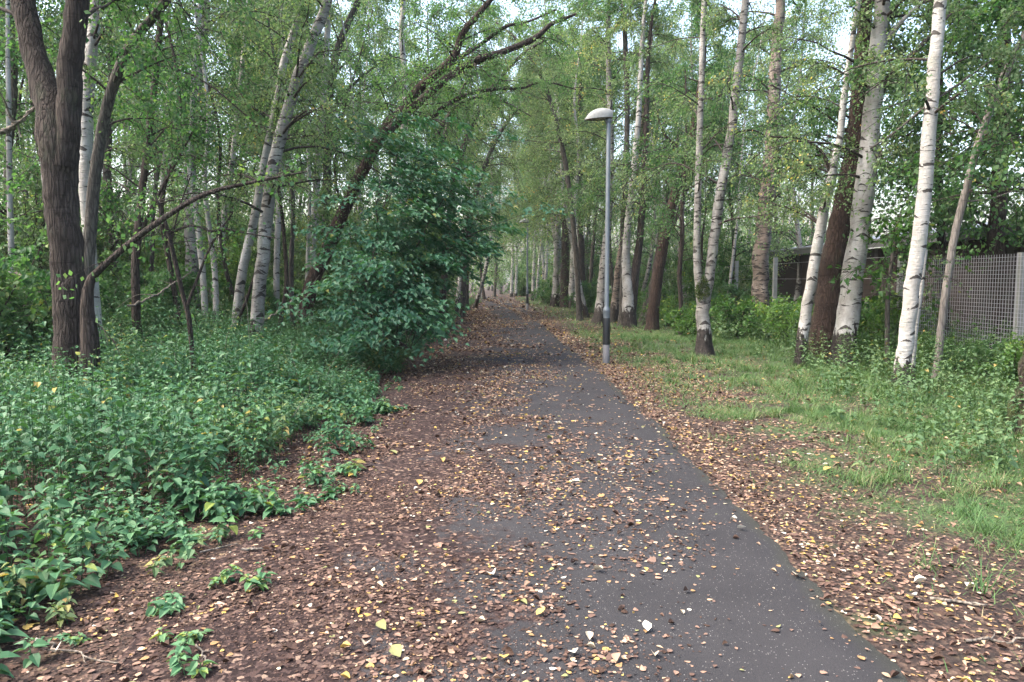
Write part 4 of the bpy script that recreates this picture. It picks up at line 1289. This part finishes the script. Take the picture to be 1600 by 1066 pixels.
for j in main:
    s0 = base + np.array([rng.normal(0, .25), rng.normal(0, .2), -.03])
    m_ = s0 * .6 + tg[j] * .4 + np.array([0, 0, .6])
    q = s0 * (1 - t) ** 2 + 2 * m_ * t * (1 - t) + tg[j] * t ** 2
    q[1:-1] += rng.normal(0, .025, (12, 3))
    SP.append(q)
    b = Acc()
    tubes(b, spline(q, 30), np.linspace(.030, .008, 30), 7)
    obj('stem', b.mesh('stem', [M['grey']], base), sh)
sp_all = np.vstack([q[4:] for q in SP])
dd = np.linalg.norm(tg[:, None] - sp_all[None], axis=2) + .9 * np.maximum(sp_all[None, :, 2] - tg[:, None, 2], 0)
near_ = sp_all[dd.argmin(1)]
t = np.linspace(0, 1, 6)[None, :, None]
md = (near_ + tg) / 2 + rng.normal(0, .06, (ntg, 3)) + np.array([0, 0, .10])
P = near_[:, None] * (1 - t) ** 2 + 2 * md[:, None] * t * (1 - t) + tg[:, None] * t ** 2
tubes(fo, P, np.linspace(.007, .0025, 6)[None] * np.ones((ntg, 1)), 4, 0)
npl = 50
idx = np.repeat(np.arange(ntg), npl)
out = tg - (base + np.array([0, 0.8, 1.2]))
oaz = np.arctan2(out[:, 1], out[:, 0]) + rng.normal(0, .5, ntg)
r_ = (rng.uniform(.28, .60, ntg)[idx]) * np.sqrt(rng.random(ntg * npl))
ph = rng.uniform(0, 2 * PI, ntg * npl)
off = np.stack([np.cos(ph) * r_, np.sin(ph) * r_, rng.normal(0, .05, ntg * npl)], -1)
tilt = rng.uniform(.0, .6, ntg)[idx]
along = off[:, 0] * np.cos(oaz[idx]) + off[:, 1] * np.sin(oaz[idx])
off[:, 2] -= along * tilt + r_ * r_ * .45
pos = tg[idx] + off
la = oaz[idx] + rng.normal(0, .8, len(idx))
d = np.stack([np.cos(la), np.sin(la), rng.normal(-.18, .14, len(idx))], -1)
nr = norm(np.array([0, 0, 1.]) + rng.normal(0, .30, (len(idx), 3)))
L = rng.uniform(.08, .145, len(idx))
tint = np.clip(.55 * rng.random(ntg)[idx] + .45 * rng.random(len(idx)), 0, .965)
tint = np.where(rng.random(len(idx)) < .008, .99, tint)
put_leaves(fo, NETTLE_T, pos, d, nr, L, L * .62, tint, 1)
obj('foliage', fo.mesh('foliage', [M['twig'], M['leaf_dark']], base), sh)

# ---------------------------------------------------------------- other shrubs: prototypes and copies
def proto_shrub(leaf, seed, H, W, nst, nleaf, leafL, tpl=Q2):
    rng = np.random.default_rng(seed)
    c, s_ = Acc(), Acc()
    az = rng.uniform(0, 2 * PI, nst)
    B = curve_branches(rng, rng.normal(0, .12, (nst, 3)) * np.array([1, 1, 0]), az, rng.uniform(.75, 1.45, nst), H * rng.uniform(.7, 1.15, nst), rng.uniform(.05, .3, nst), 8)
    B[:, :, :2] *= W / H * 1.15
    tubes(s_, B, np.linspace(.022, .005, 8)[None] * np.ones((nst, 1)), 5, 0)
    nt_ = nst * 13
    idx = np.repeat(np.arange(nst), 13)
    ts, tan = sample_poly(B, idx, rng.uniform(.15, 1, nt_))
    d = norm(tan * .6 + rng.normal(0, .7, (nt_, 3)))
    Tw = curve_branches(rng, ts, np.arctan2(d[:, 1], d[:, 0]), np.arcsin(np.clip(d[:, 2], -1, 1)), H * rng.uniform(.16, .34, nt_), rng.uniform(.1, .7, nt_), 5)
    Tw[:, :, 2] = np.maximum(Tw[:, :, 2], .05)
    tubes(c, Tw, np.full((nt_, 5), .004), 3, 0)
    foliage_on(c, rng, Tw, nleaf, leafL, tpl, 1, .06, .35, flat=.75)
    return s_.mesh('stem', [M['twig']]), c.mesh('foliage', [M['twig'], M[leaf]])


SH = [proto_shrub('leaf_wood', 201, 3.4, 2.4, 14, 9000, .10), proto_shrub('leaf_wood', 202, 2.2, 2.0, 14, 7000, .095),
      proto_shrub('leaf_bright', 203, 1.3, 1.3, 12, 3400, .09, MAPLE_T), proto_shrub('leaf_birch', 204, 4.6, 2.6, 16, 11000, .085), proto_shrub('leaf_bright', 205, 4.2, 2.6, 15, 9000, .10)]
SN = ['tall broad-leaved bush', 'rounded green bush', 'low bright green bush', 'tall thin-leaved bush', 'tall bright-leaved bush']
shr = []
for (px, Y, k, s) in [(30, 13.5, 1, .8), (-30, 12, 0, .9), (60, 18, 3, 1), (5, 20, 0, 1), (165, 20, 4, .9), (190, 15.5, 1, .75), (245, 18, 1, .9), (232, 24, 0, 1), (270, 21.5, 3, .9), (340, 19.5, 4, .45), (355, 20.5, 4, .7), (300, 28, 0, 1.1),
                      (400, 22, 1, .9), (420, 26, 3, 1), (450, 20, 1, .85), (470, 24, 3, .9), (520, 27, 0, 1.1), (560, 22, 3, .8), (590, 30, 3, 1.1), (650, 21, 3, 1), (690, 24, 4, 1), (655, 28, 0, 1.2), (715, 28, 3, 1.05), (722, 34, 4, 1.1),
                      (735, 40, 0, 1.2), (742, 48, 4, 1.2), (752, 58, 3, 1.3), (756, 70, 4, 1.3), (765, 84, 0, 1.6), (790, 100, 3, 1.8), (818, 78, 1, 1.6), (826, 88, 0, 1.6),
                      (858, 52, 1, 1), (905, 46, 3, .9), (926, 38, 1, .9), (935, 50, 3, 1.1), (958, 34, 1, .6), (1000, 33, 2, 1.1), (1035, 30, 1, .8), (1050, 27, 2, 1),
                      (1080, 22, 2, .8), (1130, 24, 2, 1.05), (1155, 21, 2, 1.0), (1165, 27, 1, .9), (1215, 21, 2, 1.0), (1240, 19, 2, .9), (1270, 21, 2, 1), (1110, 30, 4, .9), (1150, 34, 3, 1), (1195, 34, 4, 1),
                      (1345, 16.6, 2, .85), (1375, 15.2, 2, .95), (1390, 17, 2, 1.25), (1330, 19, 2, 1.0), (1445, 14, 2, .6), (1500, 13.4, 1, .34), (1560, 12.5, 1, .36), (1620, 11.5, 2, .7), (1240, 40, 4, 1.1), (1060, 42, 3, 1.2), (1010, 46, 0, 1.3)]:
    shr.append((px, Y, k, s))
cnt = {}
for (px, Y, k, s) in sorted(shr):
    li = [l for l in LAND if l[0] <= px]
    key = (li[-1][1] if li else None, SN[k])
    cnt[key] = cnt.get(key, 0) + 1
    lab = f"{ORD[cnt[key] - 1]} {SN[k]} to the right of {key[0]}" if li else f"{ORD[cnt[key] - 1]} {SN[k]} outside the forked dark tree"
    g = at(px, HZ, Y)
    if g[0] - float(path_shift(g[1])) > -4.6 and px < 800:
        g[0] = min(g[0], float(path_shift(g[1])) - 2.6 - 1.1 * s)
    t = thing('shrub', lab, 'shrub', (g[0], g[1], float(ground_h(g[0], g[1]))))
    t.scale = (s, s, s)
    t.rotation_euler = (0, 0, prng.uniform(0, 6.28))
    obj('stem', SH[k][0], t)
    obj('foliage', SH[k][1], t)

# bright maple sprays by the building: a small maple of its own
tree('small bright green maple in front of the brown building', 'grey', 14.2,
     [(1388, 560, 9), (1386, 480, 8), (1392, 420, 7), (1400, 370, 6), (1408, 335, 4)], ztop=0, name='maple_sapling', leaf='leaf_bright', seed=61, nb=16, blen=1.15, nleaf=620, leafL=.11, z0=1.1, flare=.2,
     crown_kw=dict(tpl=MAPLE_T, flat=.95, hang=.15, el=(-.1, .5), droop=(.0, .3)))

# ---------------------------------------------------------------- far-off wood closing the view
rng = np.random.default_rng(44)
a = Acc()
cl = []
for i in range(420):
    px = rng.uniform(-350, 1330)
    Y = rng.uniform(62, 105)
    if 740 < px < 850 and Y < 100:
        Y = rng.uniform(104, 120)
    g = at(px, HZ, Y)
    cl.append([g[0], g[1], rng.uniform(.5, 1) ** .7 * rng.choice([3, 5, 8, 11]), rng.uniform(1.4, 2.8)])
cl = np.array(cl)
n = 130000
idx = rng.integers(0, len(cl), n)
dv = norm(rng.normal(0, 1, (n, 3))) * rng.random((n, 1)) ** .45
pos = cl[idx, :3] + dv * cl[idx, 3:4] * np.array([1.2, 1.2, .85])
pos[:, 2] = np.maximum(pos[:, 2], .2)
L = rng.uniform(.16, .34, n)
put_leaves(a, Q1, pos, rng.normal(0, 1, (n, 3)) + np.array([0, 0, -.4]), norm(rng.normal(0, 1, (n, 3)) + np.array([0, 0, .6])), L, L * .7,
           np.clip(.5 * rng.random(len(cl))[idx] + .5 * rng.random(n), 0, 1), 1)
px = rng.uniform(-350, 1330, 170)
Y = np.where((px > 740) & (px < 850), rng.uniform(104, 120, 170), rng.uniform(62, 105, 170))
g = np.array([at(p_, HZ, y_) for p_, y_ in zip(px, Y)]); g[:, 2] = -.2
tp = curve_branches(rng, g, rng.uniform(0, 6, 170), np.full(170, 1.5), rng.uniform(9, 17, 170), np.zeros(170), 7, .03)
tubes(a, tp, np.linspace(.16, .04, 7)[None] * rng.uniform(.7, 1.3, (170, 1)), 6, 0)
tag(obj('distant_woodland', a.mesh('distant_woodland', [M['birch'], M['leaf_birch']])), 'far-off mass of trees closing the view beyond the path bend', 'woodland', kind='stuff')

# ---------------------------------------------------------------- dead brush on the bank
def dead_branch(P, rad, lab, seed):
    r_ = np.random.default_rng(seed)
    P = np.array(P, float)
    org = P[0].copy(); org[2] = float(ground_h(org[0], org[1]))
    a = Acc()
    q = spline(P, 24) + r_.normal(0, .015, (24, 3))
    tubes(a, q, rad * np.linspace(1, .3, 24), 7)
    for k in range(5):
        s0 = q[5 + 3 * k]
        e = s0 + r_.normal(0, .35, 3) + (P[-1] - P[0]) * .15
        tubes(a, spline([s0, (s0 + e) / 2 + r_.normal(0, .05, 3), e], 7), np.linspace(rad * .4, rad * .1, 7), 5)
    tag(obj('dead_branch', a.mesh('dead_branch', [M['deadwood']], org), loc=org), lab, 'branch', 'dead branches on the dark bank')


dead_branch([at(22, 425, 13.4), at(45, 440, 13.2), at(60, 455, 13), at(75, 475, 12.8)], .03, 'pale dead branch lying down the dark bank beside forked tree', 1)
dead_branch([at(-10, 480, 12.4), at(25, 490, 12.2), at(50, 505, 12)], .018, 'thin grey dead branch low on the dark bank', 2)
dead_branch([at(0, 207, 11), at(20, 198, 11), at(35, 188, 11), at(60, 160, 11.2)], .045, 'bare broken limb poking in above the bank', 3)
dead_branch([at(200, 480, 13), at(240, 462, 13.5), at(275, 440, 14), at(300, 425, 14.4)], .022, 'dead branch propped in the nettles past the slim black tree', 4)
dead_branch([at(415, 500, 14), at(450, 475, 14.4), at(475, 455, 14.8), at(500, 430, 15)], .02, 'dark fallen branch slanting beside the spotted birch foot', 5)

# ---------------------------------------------------------------- street lamps
M['galv'] = mat_plain('galvanised_steel', (.13, .15, .165), .55, .35, .22, 9)
M['black'] = mat_plain('black_band_paint', (.012, .013, .015), .45, 0, .2, 20)
M['galv_old'] = mat_plain('weathered_steel_foot', (.09, .09, .095), .7, .2, .35, 14)
M['shell'] = mat_plain('dusty_lamp_shell', (.17, .175, .17), .65, .0, .6, 18)
M['underside'] = mat_plain('dark_lamp_bowl', (.05, .045, .035), .25, 0, .3, 10)


def ring(acc, prof, sides=20, mi=0, cx=0.0, cy=0.0):
    """lathe about z; prof [(r,z)]"""
    prof = np.array(prof, float)
    P = np.stack([np.full(len(prof), cx), np.full(len(prof), cy), prof[:, 1]], -1)
    ang = np.arange(sides) * 2 * PI / sides
    v = P[:, None] + prof[:, :1, None] * np.stack([np.cos(ang), np.sin(ang), 0 * ang], -1)[None]
    k = len(prof)
    b = (np.arange(k - 1) * sides)[:, None]; j = np.arange(sides)[None]; j2 = (j + 1) % sides
    acc.add(v.reshape(-1, 3), np.stack([b + j, b + j2, b + sides + j2, b + sides + j], -1).reshape(-1, 4), mi, True)


def street_lamp(loc, label, rot=0.0):
    t = thing('street_lamp', label, 'street lamp', loc, 'street lamps along the path')
    t.rotation_euler = (0, 0, rot)
    a = Acc(); ring(a, [(.070, -.1), (.070, .372), (.0, .372)]); ring(a, [(.068, .372), (.068, .38)])
    obj('base', a.mesh('base', [M['galv_old']]), t)
    a = Acc(); ring(a, [(.0, .374), (.0735, .374), (.0745, .38), (.0745, .90), (.0735, .908), (.0, .908)])
    obj('band', a.mesh('band', [M['black']]), t)
    a = Acc(); ring(a, [(.070, .90), (.070, 1.03), (.074, 1.04), (.074, 1.06), (.066, 1.09), (.052, 1.12), (.047, 1.14), (.045, 3.0), (.042, 4.78), (.036, 4.80), (.0, 4.80)])
    o = obj('column', a.mesh('column', [M['galv']]), t)
    b = Acc()   # small access door on the column
    vv = np.array([[-.030, -.077, .99], [.030, -.077, .99], [.030, -.077, 1.025], [-.030, -.077, 1.025]])
    # lantern: helmet-shaped shell reaching out over the path
    x = np.linspace(-1, 1, 17)
    prof_w = np.array([.02, .055, .078, .096, .108, .116, .122, .126, .128, .129, .128, .126, .122, .116, .106, .090, .068])
    top_h = np.array([.004, .048, .080, .105, .124, .138, .148, .154, .158, .160, .160, .158, .153, .146, .137, .126, .112])
    xs = -.47 + (x + 1) * .5 * .545
    na = 13
    th = np.linspace(0, PI, na)
    v = np.stack([np.repeat(xs, na), (prof_w[:, None] * np.cos(th)[None]).ravel(), 4.80 + (1.25 * top_h[:, None] * np.sin(th)[None] ** .8).ravel() + np.repeat(.02 * (x + 1), na)], -1)
    i = (np.arange(16) * na)[:, None] + np.arange(na - 1)[None]
    a = Acc()
    a.add(v, np.stack([i, i + 1, i + na + 1, i + na], -1).reshape(-1, 4))
    tip = v[-na:]
    c0 = len(v)
    capv = np.vstack([tip, tip.mean(0)[None] + np.array([.012, 0, 0])])
    cf = [[k, k + 1, na, na] for k in range(na - 1)]
    a.add(capv, np.array([[k, k + 1, na, k] for k in range(na - 1)])[:, [0, 1, 2, 2]] if False else np.array([[k, min(k + 1, na - 1), min(k + 2, na - 1), na] for k in range(0, na - 1, 2)]))
    lan = obj('lantern', a.mesh('lantern', [M['shell']]), t)
    b = Acc()   # rim and sagging dark bowl underneath
    th2 = np.linspace(0, PI, 9)
    hb = np.array([.012, .022, .032, .04, .046, .05, .052, .053, .053, .052, .05, .046, .04, .034, .028, .022, .016])
    v2 = np.stack([np.repeat(xs, 9), (prof_w[:, None] * .985 * np.cos(th2)[None]).ravel(), 4.799 - (hb[:, None] * np.sin(th2)[None] ** .6).ravel() * .55 + np.repeat(.02 * (x + 1), 9)], -1)
    i = (np.arange(16) * 9)[:, None] + np.arange(8)[None]
    b.add(v2, np.stack([i, i + 9, i + 10, i + 1], -1).reshape(-1, 4))
    obj('bowl', b.mesh('bowl', [M['underside']]), lan)
    # bracket that carries the lantern on the column top
    c = Acc(); ring(c, [(.0, 4.745), (.052, 4.745), (.056, 4.76), (.056, 4.80), (.048, 4.845), (.0, 4.845)], 16)
    obj('bracket', c.mesh('bracket', [M['galv']]), t)
    return t


g = gnd(947, 567); street_lamp((g[0], g[1], 0), 'nearest grey street lamp with a black band near its foot')
g = gnd(824, 485); street_lamp((g[0], g[1], 0), 'second street lamp standing by the tarmac where the path narrows')
street_lamp((at(823, HZ, 76)[0], 76, 0), 'third tiny street lamp seen behind the second one')

# ---------------------------------------------------------------- mesh fence
M['wire'] = mat_plain('galvanised_wire', (.36, .355, .38), .5, .25, .15, 6)
M['postm'] = mat_plain('grey_concrete_post', (.22, .225, .21), .85, 0, .35, 10)
FX, FH = 8.75, 2.10
fence = thing('mesh_fence', 'galvanised square weld-mesh fence with grey posts behind the white birches', 'fence', (FX, 20, 0))


def box(acc, lo, hi, mi=0):
    x0, y0, z0 = lo; x1, y1, z1 = hi
    v = [[x0, y0, z0], [x1, y0, z0], [x1, y1, z0], [x0, y1, z0], [x0, y0, z1], [x1, y0, z1], [x1, y1, z1], [x0, y1, z1]]
    acc.add(v, [[0, 3, 2, 1], [4, 5, 6, 7], [0, 1, 5, 4], [1, 2, 6, 5], [2, 3, 7, 6], [3, 0, 4, 7]], mi, False)


def boxes(acc, C, Hf, mi=0):
    C = np.asarray(C, float); Hf = np.broadcast_to(np.asarray(Hf, float), C.shape)
    sg = np.array([[-1, -1, -1], [1, -1, -1], [1, 1, -1], [-1, 1, -1], [-1, -1, 1], [1, -1, 1], [1, 1, 1], [-1, 1, 1]], float)
    v = C[:, None] + sg[None] * Hf[:, None]
    fq = np.array([[0, 3, 2, 1], [4, 5, 6, 7], [0, 1, 5, 4], [1, 2, 6, 5], [2, 3, 7, 6], [3, 0, 4, 7]])
    f = fq[None] + (np.arange(len(C)) * 8)[:, None, None]
    acc.add(v.reshape(-1, 3), f.reshape(-1, 4), mi, False)


posts = [4.9, 8.9, 12.9, 16.9, 20.9, 25.0, 29.3, 33.5, 38.8, 43, 47]
for k, y in enumerate(posts):
    a = Acc()
    hh = 2.42 if y > 24 else 2.14
    box(a, (.045, y - 20 - .06, -.3), (.165, y - 20 + .06, hh)); 
    obj('post', a.mesh('post', [M['postm']]), fence)
for k in range(len(posts) - 1):
    y0, y1 = posts[k], posts[k + 1]
    a = Acc()
    if y0 < 16:
        ys = np.arange(y0, y1, .075); zs = np.arange(.04, FH + .001, .075)
        sag = .012 * np.sin(np.arange(len(ys)) * .37 + k)
        boxes(a, np.stack([sag * .4, ys - 20, np.full(len(ys), FH / 2 + .02)], -1), (.0030, .0032, FH / 2))
        boxes(a, np.stack([np.full(len(zs), .0105), np.full(len(zs), (y0 + y1) / 2 - 20), zs], -1), (.0030, (y1 - y0) / 2, .0032))
        obj('wire_panel', a.mesh('wire_panel', [M['wire']]), fence)
    else:
        boxes(a, [[.03, (y0 + y1) / 2 - 20, z] for z in (.5, 1.1, 1.7, 2.2)], (.003, (y1 - y0) / 2, .003))
        obj('straining_wire', a.mesh('straining_wire', [M['wire']]), fence)

# ---------------------------------------------------------------- the brown building
def mat_brickish():
    t = NT('dark_brown_boarding')
    co = t.coord()
    z = t.sep(co)[2]
    fr = t.math('FRACT', t.math('MULTIPLY', z, 6.6))
    line = t.math('LESS_THAN', fr, .09)
    n = t.noise(t.coord((.6, 1.2, 9)), 1.5, 5)
    base = t.mix(n, (.014, .009, .008), (.032, .020, .017))
    base = t.mix(t.math('MULTIPLY', line, .8), base, (.006, .004, .0035))
    base = t.mix(t.ramp(t.noise(co, 1.1, 5), [(.5, 0.0), (.75, .4)]), base, (.030, .032, .025))
    return t.done(t.pbsdf(base, .75, t.bump(t.math('SUBTRACT', n, line), .5, .01), spec=.3))


M['board'] = mat_brickish()
M['roof'] = mat_plain('pale_roof_sheet', (.10, .104, .108), .5, .1, .2, 4)
M['fascia'] = mat_plain('grey_fascia', (.06, .062, .064), .6, 0, .25, 8)
M['glass'] = mat_plain('dark_window_glass', (.03, .036, .045), .08, 0, .2, 3, .8)
M['frame'] = mat_plain('brown_window_frame', (.024, .017, .015), .6, 0, .2, 8)
BX, B0, B1, BH = 11.0, 7.0, 31.0, 2.62
bd = thing('brown_building', 'long low dark brown boarded building behind the mesh fence', 'building', (BX, 19, 0))
a = Acc(); box(a, (0, B0 - 19, -.3), (7, B1 - 19, BH)); obj('wall', a.mesh('wall', [M['board']]), bd)
a = Acc()
for y in np.arange(B0 + .3, B1, 3.0):
    boxes(a, [[-.04, y - 19, BH / 2 - .02]], (.045, .11, BH / 2 - .02))
for q, y in enumerate(np.arange(B0 + .3, B1, 3.0)):
    b = Acc(); boxes(b, [[-.043, y - 19, BH / 2 - .02]], (.046, .11, BH / 2 - .02)); obj('pilaster', b.mesh('pilaster', [M['frame']]), bd)
a = Acc(); box(a, (-.38, B0 - 19.3, BH + .003), (-.33, B1 - 18.7, BH + .17)); obj('fascia', a.mesh('fascia', [M['fascia']]), bd)
a = Acc()
rv = np.array([[-.40, B0 - 19.3, BH + .175], [-.40, B1 - 18.7, BH + .175], [3.5, B1 - 18.7, BH + .75], [3.5, B0 - 19.3, BH + .75], [7.4, B1 - 18.7, BH + .175], [7.4, B0 - 19.3, BH + .175],
               [-.40, B0 - 19.3, BH + .235], [-.40, B1 - 18.7, BH + .235], [3.5, B1 - 18.7, BH + .81], [3.5, B0 - 19.3, BH + .81], [7.4, B1 - 18.7, BH + .235], [7.4, B0 - 19.3, BH + .235]])
a.add(rv, [[0, 1, 2, 3], [3, 2, 4, 5], [6, 9, 8, 7], [9, 11, 10, 8], [0, 6, 7, 1], [0, 3, 9, 6], [3, 5, 11, 9], [1, 7, 8, 2], [2, 8, 10, 4], [5, 4, 10, 11]], 0, False)
obj('roof', a.mesh('roof', [M['roof']]), bd)
for y in (8.8, 11.8, 14.8):
    b = Acc(); boxes(b, [[-.02, y - 19, 1.35]], (.03, .95, .55)); wn = obj('window', b.mesh('window', [M['frame']]), bd)
    c = Acc(); boxes(c, [[-.052, y - 19 - .45, 1.35], [-.052, y - 19 + .45, 1.35]], (.004, .40, .48)); obj('pane', c.mesh('pane', [M['glass']]), wn)
# ---------------------------------------------------------------- thin haze volume, added to lighten the distance
m, nt = new_mat('haze')
o_ = nt.nodes.new('ShaderNodeOutputMaterial')
pv = nt.nodes.new('ShaderNodeVolumePrincipled')
pv.inputs['Color'].default_value = (.90, .94, .95, 1)
pv.inputs['Density'].default_value = .00035
nt.links.new(pv.outputs[0], o_.inputs['Volume'])
a = Acc(); box(a, (-410, -210, -1.6), (410, 910, 22))
tag(obj('haze', a.mesh('haze', [m])), kind='stuff')
print('objects', len(bpy.data.objects), 'polys', sum(len(m.polygons) for m in bpy.data.meshes))
